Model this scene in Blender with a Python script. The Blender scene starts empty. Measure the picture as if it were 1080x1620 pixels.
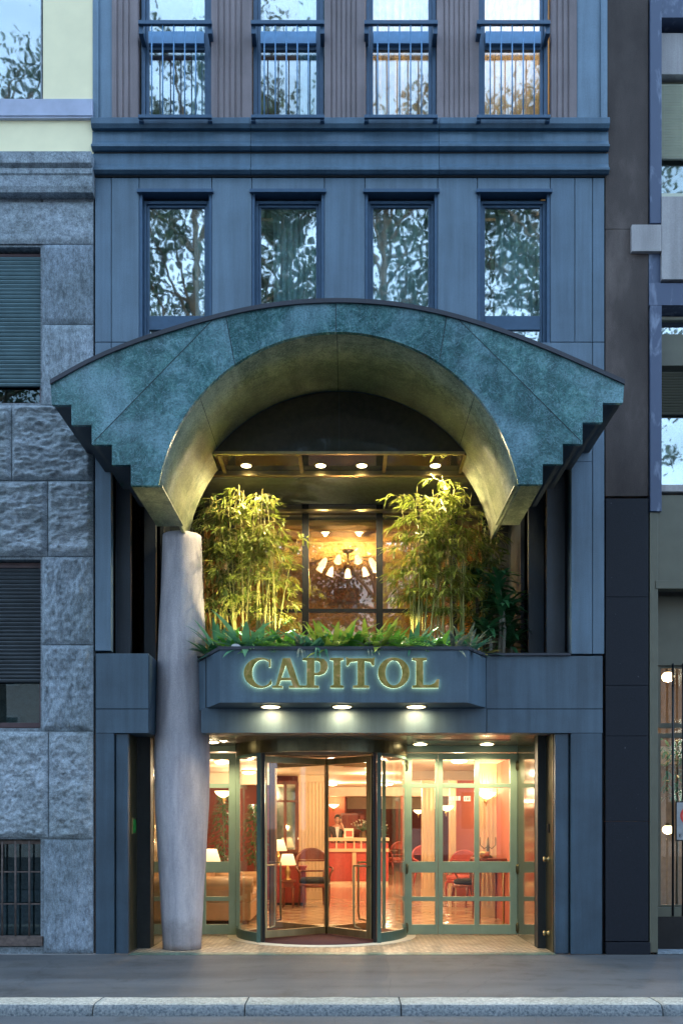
import bpy, bmesh, math, random
from mathutils import Vector, Matrix, noise
from mathutils.geometry import tessellate_polygon
R = math.radians
rnd = random.Random(11)
sc = bpy.context.scene
col = sc.collection

# ------------------------------------------------------------ camera
CAMY, CAMZ, F = -11.0, 1.52, 1485.0
cd = bpy.data.cameras.new('camera'); cam = bpy.data.objects.new('camera', cd); col.objects.link(cam)
cam.location = (0, CAMY, CAMZ); cam.rotation_euler = (R(90), 0, 0)
cd.sensor_fit = 'HORIZONTAL'; cd.sensor_width = 36; cd.lens = F/1080*36
cd.shift_x = (540-548)/1080; cd.shift_y = (1305-810)/1080
cd.clip_start = 0.1; cd.clip_end = 2000
sc.camera = cam
# ------------------------------------------------------------ world, sun, exposure
SUN_EL, SUN_ROT = R(7), R(20)
w = bpy.data.worlds.new("World"); sc.world = w; w.use_nodes = True
nt = w.node_tree; nt.nodes.clear()
sky = nt.nodes.new('ShaderNodeTexSky'); sky.sky_type = 'NISHITA'; sky.sun_disc = False
sky.sun_elevation = SUN_EL; sky.sun_rotation = SUN_ROT; sky.air_density = 1.3; sky.dust_density = 0.6; sky.ozone_density = 2.2
tc = nt.nodes.new('ShaderNodeTexCoord'); mp = nt.nodes.new('ShaderNodeMapping'); mp.inputs['Scale'].default_value = (1.5, 1.5, 4)
nz = nt.nodes.new('ShaderNodeTexNoise'); nz.inputs['Scale'].default_value = 2.2; nz.inputs['Detail'].default_value = 6
cr = nt.nodes.new('ShaderNodeValToRGB'); cr.color_ramp.elements[0].position = 0.35; cr.color_ramp.elements[1].position = 0.7
cr.color_ramp.elements[0].color = (0.25,)*3+(1,); cr.color_ramp.elements[1].color = (0.8,)*3+(1,)
mx = nt.nodes.new('ShaderNodeMix'); mx.data_type = 'RGBA'; mx.inputs[7].default_value = (5.6, 8.0, 11.5, 1)
bg = nt.nodes.new('ShaderNodeBackground'); bg.inputs['Strength'].default_value = 0.15
wo = nt.nodes.new('ShaderNodeOutputWorld')
L = nt.links.new
L(tc.outputs['Generated'], mp.inputs['Vector']); L(mp.outputs[0], nz.inputs['Vector']); L(nz.outputs['Fac'], cr.inputs[0])
L(cr.outputs[0], mx.inputs[0]); L(sky.outputs[0], mx.inputs[6]); L(mx.outputs[2], bg.inputs[0]); L(bg.outputs[0], wo.inputs[0])
sd = bpy.data.lights.new('sun', 'SUN'); sd.energy = 0.5; sd.angle = R(12); sd.color = (1, .86, .72)
so = bpy.data.objects.new('sun', sd); col.objects.link(so)
# nishita rotation 0 = +Y, growing towards +X
dv = Vector((math.sin(SUN_ROT)*math.cos(SUN_EL), math.cos(SUN_ROT)*math.cos(SUN_EL), math.sin(SUN_EL)))
so.rotation_euler = (-dv).to_track_quat('-Z', 'Y').to_euler()
sc.view_settings.view_transform = 'Standard'; sc.view_settings.look = 'None'
sc.view_settings.exposure = 1.56; sc.view_settings.gamma = 1
sc.render.engine = 'CYCLES'
sc.cycles.use_denoising = True
sc.cycles.max_bounces = 10; sc.cycles.transparent_max_bounces = 24; sc.cycles.diffuse_bounces = 4; sc.cycles.glossy_bounces = 4
sc.cycles.sample_clamp_indirect = 6.0
sc.cycles.caustics_reflective = False; sc.cycles.caustics_refractive = False
LAMP = 0.55   # scale of every lamp

def X(px, y=0.0): return (px-548.0)*(y-CAMY)/F
def Z(py, y=0.0): return CAMZ+(1305.0-py)*(y-CAMY)/F

# ------------------------------------------------------------ materials
def node(m, t, **k):
    n = m.node_tree.nodes.new(t)
    for a, b in k.items(): setattr(n, a, b)
    return n
def newmat(name):
    m = bpy.data.materials.new(name); m.use_nodes = True
    return m, m.node_tree.nodes['Principled BSDF'], m.node_tree.links.new
def ramp(m, fac, stops):
    c = node(m, 'ShaderNodeValToRGB'); e = c.color_ramp.elements
    while len(e) < len(stops): e.new(0.5)
    for i, (p, v) in enumerate(stops):
        e[i].position = p; e[i].color = tuple(v)+(1,) if len(v) == 3 else v
    m.node_tree.links.new(fac, c.inputs[0]); return c.outputs[0]
def coords(m, scale=(1, 1, 1)):
    t = node(m, 'ShaderNodeTexCoord'); p = node(m, 'ShaderNodeMapping'); p.inputs['Scale'].default_value = scale
    m.node_tree.links.new(t.outputs['Object'], p.inputs[0]); return p.outputs[0]
def noi(m, vec, scale, detail=5, rough=.55, dist=0):
    n = node(m, 'ShaderNodeTexNoise'); n.inputs['Scale'].default_value = scale; n.inputs['Detail'].default_value = detail
    n.inputs['Roughness'].default_value = rough; n.inputs['Distortion'].default_value = dist
    m.node_tree.links.new(vec, n.inputs['Vector']); return n.outputs['Fac']
def bump(m, h, b, strength=.3, dist=.01):
    n = node(m, 'ShaderNodeBump'); n.inputs['Strength'].default_value = strength; n.inputs['Distance'].default_value = dist
    m.node_tree.links.new(h, n.inputs['Height']); m.node_tree.links.new(n.outputs[0], b.inputs['Normal'])
def mixc(m, f, a, b, mode='MIX'):
    n = node(m, 'ShaderNodeMix', data_type='RGBA', blend_type=mode)
    for i, v in ((0, f), (6, a), (7, b)):
        if isinstance(v, (int, float)): n.inputs[i].default_value = v
        elif isinstance(v, tuple): n.inputs[i].default_value = v+(1,)
        else: m.node_tree.links.new(v, n.inputs[i])
    return n.outputs[2]
def mul(c, k): return tuple(v*k for v in c)
def plain(name, c, rough=.6, metal=0, scale=14, amt=.18, bmp=.1, bscale=60, bdist=.003, stretch=(1, 1, 1), coat=0, spec=.5):
    m, b, l = newmat(name); v = coords(m, stretch)
    n = noi(m, v, scale); l(ramp(m, n, [(.3, mul(c, 1-amt)), (.72, mul(c, 1+amt))]), b.inputs['Base Color'])
    b.inputs['Metallic'].default_value = metal; b.inputs['Coat Weight'].default_value = coat
    b.inputs['Specular IOR Level'].default_value = spec
    r = noi(m, v, scale*.6, 4)
    rr = node(m, 'ShaderNodeMapRange'); rr.inputs[3].default_value = max(0, rough-.08); rr.inputs[4].default_value = min(1, rough+.1)
    l(r, rr.inputs[0]); l(rr.outputs[0], b.inputs['Roughness'])
    if bmp: bump(m, noi(m, v, bscale, 3), b, bmp, bdist)
    return m
def speckled(name, c, rough=.6, speck=.35, fine=260, blot=1.3, streak=True, bmp=.15, dirt=.3):
    """cut stone: fine grain, broad blotches and rain streaks"""
    m, b, l = newmat(name); v = coords(m)
    g = noi(m, v, fine, 2, .7); g2 = noi(m, v, fine*.3, 3, .6); big = noi(m, v, blot, 6, .6)
    c1 = ramp(m, g, [(.3, mul(c, 1-speck)), (.7, mul(c, 1+speck))])
    c2 = mixc(m, 1.0, c1, ramp(m, big, [(.3, (1-dirt,)*3), (.7, (1+dirt*.5,)*3)]), 'MULTIPLY')
    c2 = mixc(m, 1.0, c2, ramp(m, g2, [(.3, (.88,)*3), (.7, (1.08,)*3)]), 'MULTIPLY')
    if streak:
        s = noi(m, coords(m, (9, 9, .5)), 1.0, 5, .6)
        c2 = mixc(m, 1.0, c2, ramp(m, s, [(.35, (.8,)*3), (.6, (1.05,)*3)]), 'MULTIPLY')
    gi = node(m, 'ShaderNodeNewGeometry'); c2 = mixc(m, 1.0, c2, ramp(m, gi.outputs['Random Per Island'], [(0, (.84, .87, .9)), (.5, (1, 1, 1)), (1, (1.13, 1.1, 1.07))]), 'MULTIPLY')
    l(c2, b.inputs['Base Color']); b.inputs['Roughness'].default_value = rough
    bump(m, g2, b, bmp, .004); return m
def glass(name, tint=(.9, .95, .95), fac=.12, gl=(1, 1, 1), rough=0.0, wave=0.0):
    m, b, l = newmat(name); m.node_tree.nodes.remove(b)
    t = node(m, 'ShaderNodeBsdfTransparent'); t.inputs[0].default_value = tint+(1,)
    g = node(m, 'ShaderNodeBsdfGlossy'); g.inputs[0].default_value = gl+(1,); g.inputs['Roughness'].default_value = rough
    fr = node(m, 'ShaderNodeLayerWeight'); fr.inputs[0].default_value = .5
    pw_ = node(m, 'ShaderNodeMath', operation='POWER'); pw_.inputs[1].default_value = 4.0; l(fr.outputs['Facing'], pw_.inputs[0])
    a = node(m, 'ShaderNodeMath', operation='MULTIPLY_ADD', use_clamp=True); a.inputs[1].default_value = (1-fac)*.8; a.inputs[2].default_value = fac
    l(pw_.outputs[0], a.inputs[0])
    x = node(m, 'ShaderNodeMixShader'); l(a.outputs[0], x.inputs[0]); l(t.outputs[0], x.inputs[1]); l(g.outputs[0], x.inputs[2])
    if wave:
        n = node(m, 'ShaderNodeBump'); n.inputs['Strength'].default_value = wave; n.inputs['Distance'].default_value = .01
        l(noi(m, coords(m), 2.2, 2), n.inputs['Height']); l(n.outputs[0], g.inputs['Normal'])
    l(x.outputs[0], m.node_tree.nodes['Material Output'].inputs[0]); return m
def emit(name, c, s):
    m, b, l = newmat(name); b.inputs['Base Color'].default_value = (.8, .8, .8, 1)
    b.inputs['Emission Color'].default_value = c+(1,); b.inputs['Emission Strength'].default_value = s; return m
def leafmat(name, a, c, trans=.35, rough=.45, spots=None):
    m, b, l = newmat(name); g = node(m, 'ShaderNodeNewGeometry'); v = coords(m)
    k = mixc(m, g.outputs['Random Per Island'], a, c)
    k = mixc(m, 1.0, k, ramp(m, noi(m, v, 9, 3), [(.3, (.75,)*3), (.7, (1.2,)*3)]), 'MULTIPLY')
    if spots: k = mixc(m, ramp(m, noi(m, v, 30, 2), [(.5, (0,)*3), (.56, (1,)*3)]), k, spots)
    l(k, b.inputs['Base Color']); b.inputs['Roughness'].default_value = rough
    t = node(m, 'ShaderNodeBsdfTranslucent'); l(k, t.inputs[0])
    x = node(m, 'ShaderNodeMixShader'); x.inputs[0].default_value = trans
    l(b.outputs[0], x.inputs[1]); l(t.outputs[0], x.inputs[2]); l(x.outputs[0], m.node_tree.nodes['Material Output'].inputs[0]); return m

M = {}
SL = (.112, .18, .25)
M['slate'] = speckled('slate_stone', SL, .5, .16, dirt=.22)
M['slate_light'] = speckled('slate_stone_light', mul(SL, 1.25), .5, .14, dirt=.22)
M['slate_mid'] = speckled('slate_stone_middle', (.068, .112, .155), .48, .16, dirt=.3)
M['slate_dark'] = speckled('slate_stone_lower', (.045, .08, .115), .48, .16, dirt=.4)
M['pilaster'] = speckled('shade_darkened_slate', (.03, .042, .058), .5, .16)  # slate darkened to carry the shade of the recess and canopy underside
M['cornice'] = speckled('cornice_stone', (.072, .14, .21), .42, .14, dirt=.25)
M['backing'] = plain('dark_joint_backing', (.02, .025, .03), .9)  # near-black own colour of joints and backings
M['steel'] = plain('dark_blue_painted_metal', (.05, .1, .17), .35, .2, amt=.1, bmp=0)
M['steel2'] = plain('blue_panel_metal', (.13, .28, .48), .35, .1, amt=.1, bmp=0)
M['ribbed'] = speckled('brown_ribbed_stone', (.25, .21, .22), .8, .22, dirt=.25)
M['win'] = glass('reflective_window_glass', (.97, 1, 1), .29, (.93, 1, 1.0), rough=.02, wave=.12)
M['win_low'] = glass('lobby_door_glass', (.98, .98, .96), .035)
M['terr'] = glass('terrace_glass', (.94, .87, .77), .34, (1, .97, .92), wave=.03)
M['yellow'] = plain('pale_yellow_plaster', (.92, .83, .55), .85, 0, 3, .05, .12, 80)
M['lilac'] = plain('pale_sill_stone', (.42, .46, .6), .7, 0, 5, .12)
M['tan'] = speckled('pinkish_render', (.4, .38, .38), .85, .08, dirt=.15)
M['greenframe'] = plain('grey_green_painted_metal', (.30, .42, .32), .42, .0, 6, .08, .05)
M['greenframe_dark'] = plain('dark_green_painted_metal', (.06, .12, .1), .35, .0, 6, .1, 0)
M['brass'] = plain('aged_brass', (.38, .3, .15), .34, .85, 9, .2, .05, stretch=(1, 1, .2))
M['bronze'] = plain('dark_bronze', (.12, .105, .055), .3, .7, 7, .3, .05, stretch=(1, 1, .3))
M['black'] = plain('black_metal', (.012, .013, .015), .3, .3, bmp=0)
M['blackmatt'] = plain('black_panel_recess_shade', (.012, .016, .018), .55, 0, bmp=0)  # black panels, deepened to hold the recess shade on the terrace walls
M['soffit_gloss'] = plain('glossy_dark_soffit', (.035, .03, .022), .06, .0, amt=.2, bmp=0, coat=.6)
M['sofwarm'] = plain('painted_entrance_soffit', (.2, .19, .16), .22, .3, amt=.1, bmp=0)
M['leaf_tree'] = leafmat('plane_tree_leaves', (.05, .1, .075), (.08, .15, .09), .3)
M['bark'] = plain('plane_tree_bark', (.16, .15, .12), .9, 0, 3, .4, .5, 14, .03)
M['bamboo'] = leafmat('bamboo_leaves', (.2, .27, .04), (.42, .46, .09), .35)
M['bamboo_dry'] = leafmat('bamboo_leaves_dry', (.2, .2, .05), (.42, .36, .12), .3)
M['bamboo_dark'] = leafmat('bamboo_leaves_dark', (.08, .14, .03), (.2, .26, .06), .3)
M['culm'] = plain('bamboo_culm', (.36, .33, .09), .45, 0, 9, .35, .05, stretch=(1, 1, .4))
M['fern'] = leafmat('bright_green_leaves', (.09, .3, .05), (.2, .46, .08), .3, .35)
M['fern2'] = leafmat('blue_green_leaves', (.07, .24, .15), (.13, .34, .22), .25, .35)
M['lime'] = leafmat('lime_leaves', (.18, .3, .05), (.38, .45, .1), .35, .35)
M['greyleaf'] = leafmat('grey_green_leaves', (.14, .2, .17), (.26, .32, .26), .2, .5, (.35, .35, .25))
M['yellowleaf'] = leafmat('yellowing_leaves', (.4, .3, .06), (.55, .42, .12), .3)
M['darkleaf'] = leafmat('dark_glossy_leaves', (.03, .12, .05), (.06, .2, .07), .2, .3)
M['cream'] = plain('cream_plaster', (.82, .72, .54), .7, 0, 4, .05, .05)
M['coral'] = plain('coral_wall', (.52, .14, .08), .7, 0, 3, .08, .05)
M['deepred'] = plain('deep_red_wall', (.2, .035, .022), .6, 0, 3, .12, .05)
M['peach'] = plain('peach_wall', (.76, .5, .33), .7, 0, 3, .06, .05)
M['amber'] = plain('amber_glow_plaster', (.8, .6, .28), .7, 0, 3, .08, .05)  # golden glow of the chandelier put into the plaster colour
M['signgrey'] = plain('grey_sign_face', (.3, .31, .32), .5)
M['deskred'] = plain('red_desk_front', (.45, .07, .055), .45)
M['hallw'] = plain('dim_hall_plaster', (.2, .15, .1), .6)
M['flute'] = plain('fluted_cream_wood', (.68, .5, .3), .5, 0, 3, .1, .05, stretch=(1, 1, .2))
M['wood'] = plain('mahogany_wood', (.2, .045, .018), .3, 0, 10, .3, .05, coat=.3, stretch=(1, 1, .2))
M['leather'] = plain('tan_leather', (.42, .25, .12), .4, 0, 6, .12, .15, 40)
M['velvet'] = plain('black_velvet', (.012, .012, .014), .8, bmp=0)
M['redfab'] = plain('red_upholstery', (.5, .1, .07), .7)
M['gold'] = plain('gilt', (.6, .4, .15), .3, .8)
M['shade'] = emit('lamp_shade_glow', (1, .66, .3), .55)
M['bulb'] = emit('lit_lamp_glass', (1, .72, .38), 2.0)
M['spot'] = emit('downlight_lens', (1, .84, .5), 6)
M['halo'] = emit('letter_backlight', (.75, 1, .62), 2.2)
M['petal'] = plain('white_petals', (.8, .76, .62), .6)
M['skin'] = plain('skin', (.55, .3, .2), .5, amt=.06, bmp=0)
M['suit'] = plain('dark_suit_cloth', (.06, .055, .045), .8, bmp=0)
M['shirt'] = plain('white_shirt', (.8, .76, .7), .7, bmp=0)
M['hair'] = plain('dark_hair', (.015, .01, .008), .5, bmp=0)
M['soil'] = plain('potting_soil', (.035, .025, .018), .95, 0, 20, .4, .6, 30, .02)
M['white'] = plain('white_paint', (.78, .78, .76), .5, bmp=0)
M['pebble'] = plain('pale_pebble', (.6, .6, .62), .6)
M['redpaint'] = plain('red_sign_paint', (.6, .04, .03), .5, bmp=0)
M['greenplate'] = plain('green_plate', (.03, .3, .05), .4, bmp=0)
M['darkglass'] = glass('dark_window_glass', (.45, .52, .52), .07, (.8, .95, 1))
M['curt'] = leafmat('pale_teal_curtain', (.6, .92, .98), (.6, .92, .98), .45, .85)
M['curtw'] = leafmat('cream_curtain', (.8, .72, .52), (.8, .72, .52), .5, .85)
M['room'] = plain('dim_room_wall', (.16, .17, .17), .9, bmp=0)
M['shutter'] = plain('roller_shutter_teal', (.085, .15, .17), .6, 0, 5, .15)
M['shutter_dark'] = plain('roller_shutter_dark', (.03, .038, .045), .6, 0, 5, .25)
M['blind'] = plain('cream_roller_blind', (.5, .52, .42), .7, 0, 5, .08)
M['iron'] = plain('rusty_iron', (.12, .09, .08), .75, .2, 20, .4, .3)
M['maroon'] = plain('maroon_frame', (.06, .03, .035), .5)
M['olive'] = plain('olive_metal_frame', (.1, .1, .072), .45, .1, 4, .12, .05)
M['facade'] = plain('pale_stone_facade', (.72, .66, .6), .8, 0, 2, .08)

def granite(name, c, bd, sc1, stretch=(1, 1, 1)):
    m, b, l = newmat(name); v = coords(m, stretch)
    a = noi(m, v, sc1, 8, .7); f = noi(m, coords(m), 90, 3, .7); big = noi(m, coords(m), 1.2, 4)
    k = ramp(m, a, [(.3, mul(c, .5)), (.5, c), (.7, mul(c, 1.35))])
    g2 = noi(m, coords(m, stretch), 34, 8, .8)
    k = mixc(m, 1.0, k, ramp(m, f, [(.3, (.6,)*3), (.7, (1.3,)*3)]), 'MULTIPLY')
    k = mixc(m, 1.0, k, ramp(m, g2, [(.36, (.58,)*3), (.5, (1.0,)*3), (.66, (1.3,)*3)]), 'MULTIPLY')
    k = mixc(m, 1.0, k, ramp(m, big, [(.35, (.78, .8, .78)), (.65, (1.1, 1.1, 1.12))]), 'MULTIPLY')
    oi = node(m, 'ShaderNodeObjectInfo'); k = mixc(m, 1.0, k, ramp(m, oi.outputs['Random'], [(0, (.8, .82, .84)), (1, (1.2, 1.19, 1.16))]), 'MULTIPLY')
    l(k, b.inputs['Base Color']); b.inputs['Roughness'].default_value = .85
    bump(m, g2, b, .8, bd*.6); return m
M['granite'] = granite('rough_granite', (.31, .36, .41), .03, 9, (1, 1, 1))
M['granite_v'] = granite('bush_hammered_granite', (.29, .345, .4), .03, 10, (1.6, 1.6, .6))
M['granite_h'] = granite('split_face_granite', (.31, .36, .41), .04, 8, (.6, 1, 1.8))
M['granite_s'] = granite('smooth_granite', (.24, .28, .32), .008, 16)
M['kerb'] = granite('kerb_granite', (.44, .42, .36), .006, 40)
m, b, l = newmat('kerb_face_granite')
v = coords(m); a = noi(m, v, 45, 4, .7)
l(ramp(m, a, [(.36, (.07, .085, .1)), (.5, (.17, .19, .2)), (.64, (.26, .27, .27))]), b.inputs['Base Color']); b.inputs['Roughness'].default_value = .8; bump(m, a, b, .7, .02)
M['kerbface'] = m

# asphalt pavement with patches and a faint worn line
def asphalt(name, c, patch=.25, sp=.35):
    m, b, l = newmat(name); v = coords(m)
    g = noi(m, v, 160, 3, .7); p = noi(m, coords(m, (.35, 1.6, 1)), 1.4, 6, .6); q_ = noi(m, v, 2.6, 8, .7)
    k = ramp(m, g, [(.3, mul(c, 1-sp)), (.7, mul(c, 1+sp))])
    k = mixc(m, 1.0, k, ramp(m, p, [(.35, (1-patch,)*3), (.65, (1+patch*.6,)*3)]), 'MULTIPLY')
    k = mixc(m, 1.0, k, ramp(m, q_, [(.36, (.72, .72, .7)), (.46, (1,)*3)]), 'MULTIPLY')
    vo = node(m, 'ShaderNodeTexVoronoi'); vo.inputs['Scale'].default_value = 1.7; l(v, vo.inputs['Vector'])
    k = mixc(m, ramp(m, vo.outputs['Distance'], [(.028, (.55,)*3), (.04, (0,)*3)]), k, mul(c, .45))
    vc = node(m, 'ShaderNodeTexVoronoi', feature='DISTANCE_TO_EDGE'); vc.inputs['Scale'].default_value = .55
    wv = mixc(m, .12, v, node_color(m, v)); l(wv, vc.inputs['Vector'])
    k = mixc(m, ramp(m, vc.outputs['Distance'], [(.001, (.35,)*3), (.004, (0,)*3)]), k, mul(c, .3))
    l(k, b.inputs['Base Color']); b.inputs['Roughness'].default_value = .7; bump(m, g, b, .4, .006); return m
def node_color(m, v):
    n = node(m, 'ShaderNodeTexNoise'); n.inputs['Scale'].default_value = 3; n.inputs['Detail'].default_value = 5; m.node_tree.links.new(v, n.inputs['Vector']); return n.outputs['Color']
M['asphalt'] = asphalt('pavement_asphalt', (.078, .084, .09))
M['asphalt2'] = asphalt('relaid_pavement_asphalt', (.09, .098, .106))
M['road'] = asphalt('road_asphalt', (.085, .1, .115))
M['ground'] = asphalt('ground_asphalt', (.07, .07, .07))

# green marble
def marble(name, dark, mid, light, rough=.25):
    m, b, l = newmat(name); v0 = coords(m)
    oi = node(m, 'ShaderNodeObjectInfo'); vs_ = node(m, 'ShaderNodeVectorMath', operation='ADD'); mu = node(m, 'ShaderNodeMath', operation='MULTIPLY'); mu.inputs[1].default_value = 37.0
    l(oi.outputs['Random'], mu.inputs[0]); l(v0, vs_.inputs[0]); l(mu.outputs[0], vs_.inputs[1]); v = vs_.outputs[0]
    big = noi(m, v, 1.1, 6, .62, .6); cl = noi(m, v, 5, 8, .7, 1.2); fine = noi(m, v, 55, 4, .75)
    k = ramp(m, cl, [(.3, mul(dark, .8)), (.46, dark), (.58, mid), (.74, mul(mid, 1.35))])
    k = mixc(m, ramp(m, big, [(.47, (0,)*3), (.66, (.85,)*3)]), k, light)
    k = mixc(m, 1.0, k, ramp(m, fine, [(.36, (.55,)*3), (.5, (.97,)*3), (.68, (1.35,)*3)]), 'MULTIPLY')
    k = mixc(m, 1.0, k, ramp(m, noi(m, coords(m, (7, 1, .7)), 1.2, 6, .65), [(.36, (.72, .74, .76)), (.5, (1,)*3), (.66, (1.15,)*3)]), 'MULTIPLY')
    ve = noi(m, v, 7, 4, .55, 3.2)
    vm = node(m, 'ShaderNodeMath', operation='SUBTRACT'); vm.inputs[1].default_value = .5; l(ve, vm.inputs[0])
    va = node(m, 'ShaderNodeMath', operation='ABSOLUTE'); l(vm.outputs[0], va.inputs[0])
    k = mixc(m, ramp(m, va.outputs[0], [(0, (.6,)*3), (.022, (0,)*3)]), k, mul(light, 1.3))
    k = mixc(m, 1.0, k, ramp(m, oi.outputs['Random'], [(0, (.84, .86, .88)), (1, (1.2, 1.18, 1.16))]), 'MULTIPLY')
    l(k, b.inputs['Base Color']); b.inputs['Roughness'].default_value = rough
    rr = node(m, 'ShaderNodeMapRange'); rr.inputs[3].default_value = rough; rr.inputs[4].default_value = rough+.3
    l(cl, rr.inputs[0]); l(rr.outputs[0], b.inputs['Roughness'])
    bump(m, fine, b, .12, .003); return m
M['marble'] = marble('green_marble_facing', (.032, .11, .115), (.065, .175, .18), (.18, .32, .38), .1)
M['marble_in'] = marble('lamp_toned_marble_soffit', (.11, .13, .075), (.19, .21, .125), (.3, .31, .2), .3)  # same green marble, with warm lamplight put into an olive colour
M['marble_low'] = marble('green_marble_threshold', (.05, .1, .08), (.1, .17, .13), (.2, .28, .22), .25)
M['capstone'] = speckled('navy_cap_stone', (.035, .04, .055), .6, .2, streak=False)

# column stone: grey violet concrete
m, b, l = newmat('column_stone')
v = coords(m); v2 = coords(m, (3, 3, .7))
k = ramp(m, noi(m, v2, 1.6, 7, .68), [(.3, (.33, .315, .34)), (.5, (.45, .42, .45)), (.72, (.58, .54, .55))])
k = mixc(m, 1.0, k, ramp(m, noi(m, v, 150, 3, .75), [(.32, (.66,)*3), (.68, (1.25,)*3)]), 'MULTIPLY')
k = mixc(m, 1.0, k, ramp(m, noi(m, coords(m, (8, 8, .8)), 1.5, 6, .65), [(.38, (.88, .88, .9)), (.56, (1.04,)*3)]), 'MULTIPLY')
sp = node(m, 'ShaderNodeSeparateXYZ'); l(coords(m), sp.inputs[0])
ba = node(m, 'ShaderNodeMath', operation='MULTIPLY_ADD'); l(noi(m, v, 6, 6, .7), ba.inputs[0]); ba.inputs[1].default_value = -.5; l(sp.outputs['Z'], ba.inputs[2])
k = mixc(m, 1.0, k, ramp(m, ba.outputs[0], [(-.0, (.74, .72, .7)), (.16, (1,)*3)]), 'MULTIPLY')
l(k, b.inputs['Base Color']); b.inputs['Roughness'].default_value = .75; bump(m, noi(m, v, 60, 6, .75), b, .5, .008)
M['column'] = m
# brown rough render with darker stain
m, b, l = newmat('brown_rough_render')
v = coords(m)
k = ramp(m, noi(m, coords(m, (1, 1, .4)), 1.3, 6, .6), [(.35, (.04, .031, .029)), (.55, (.075, .06, .056)), (.72, (.16, .13, .12))])
g = noi(m, v, 110, 4, .7)
k = mixc(m, 1.0, k, ramp(m, g, [(.3, (.6,)*3), (.7, (1.35,)*3)]), 'MULTIPLY')
l(k, b.inputs['Base Color']); b.inputs['Roughness'].default_value = .9; bump(m, g, b, .6, .008)
M['render'] = m
# near-black granite with pale flecks
m, b, l = newmat('black_granite')
v = coords(m)
k = ramp(m, noi(m, v, 180, 3, .7), [(.35, (.004, .005, .008)), (.65, (.018, .022, .032))])
k = mixc(m, ramp(m, noi(m, v, 26, 2, .4), [(.76, (0,)*3), (.8, (.3,)*3)]), k, (.2, .22, .25))
l(k, b.inputs['Base Color']); b.inputs['Roughness'].default_value = .55; b.inputs['Specular IOR Level'].default_value = .2
M['blackgranite'] = m
# slate strip with white bloom
m, b, l = newmat('weathered_blue_slate')
v = coords(m)
k = mixc(m, ramp(m, noi(m, coords(m, (2.2, 2.2, .8)), 2.4, 6, .6, .4), [(.56, (0,)*3), (.72, (.8,)*3)]), (.06, .085, .15), (.3, .36, .48))
l(k, b.inputs['Base Color']); b.inputs['Roughness'].default_value = .55
M['bloom'] = m
# brass letters
m, b, l = newmat('mottled_gold_letter')
v = coords(m)
l(ramp(m, noi(m, v, 8, 5, .6, 1), [(.35, (.22, .19, .045)), (.55, (.4, .3, .09)), (.72, (.7, .42, .2))]), b.inputs['Base Color'])
b.inputs['Metallic'].default_value = .75; b.inputs['Roughness'].default_value = .38
M['letter'] = m
# tiles
def lattice(name, c1, c2, size, line, width, rot=45, rough=.15, var=.15):
    m, b, l = newmat(name)
    t = node(m, 'ShaderNodeTexCoord'); p = node(m, 'ShaderNodeMapping'); p.inputs['Rotation'].default_value = (0, 0, R(rot))
    l(t.outputs['Object'], p.inputs[0])
    br = node(m, 'ShaderNodeTexBrick'); br.offset = 0; br.squash = 1
    br.inputs['Color1'].default_value = c1+(1,); br.inputs['Color2'].default_value = c2+(1,); br.inputs['Mortar'].default_value = line+(1,)
    br.inputs['Scale'].default_value = 1; br.inputs['Mortar Size'].default_value = width; br.inputs['Brick Width'].default_value = size; br.inputs['Row Height'].default_value = size
    l(p.outputs[0], br.inputs['Vector'])
    k = mixc(m, 1.0, br.outputs['Color'], ramp(m, noi(m, t.outputs['Object'], 3, 5), [(.3, (1-var,)*3), (.7, (1+var*.6,)*3)]), 'MULTIPLY')
    l(k, b.inputs['Base Color']); b.inputs['Roughness'].default_value = rough; return m
M['lobbyfloor'] = lattice('lobby_tiles', (.72, .52, .34), (.66, .46, .28), .36, (.12, .04, .02), .014, 45, .12)
M['mosaic'] = lattice('mosaic_tiles', (.62, .52, .38), (.5, .41, .29), .09, (.16, .12, .08), .012, 45, .45, .2)
M['redmat'] = plain('dark_red_entrance_mat', (.13, .05, .045), .9, 0, 60, .3, .5, 120)

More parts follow.
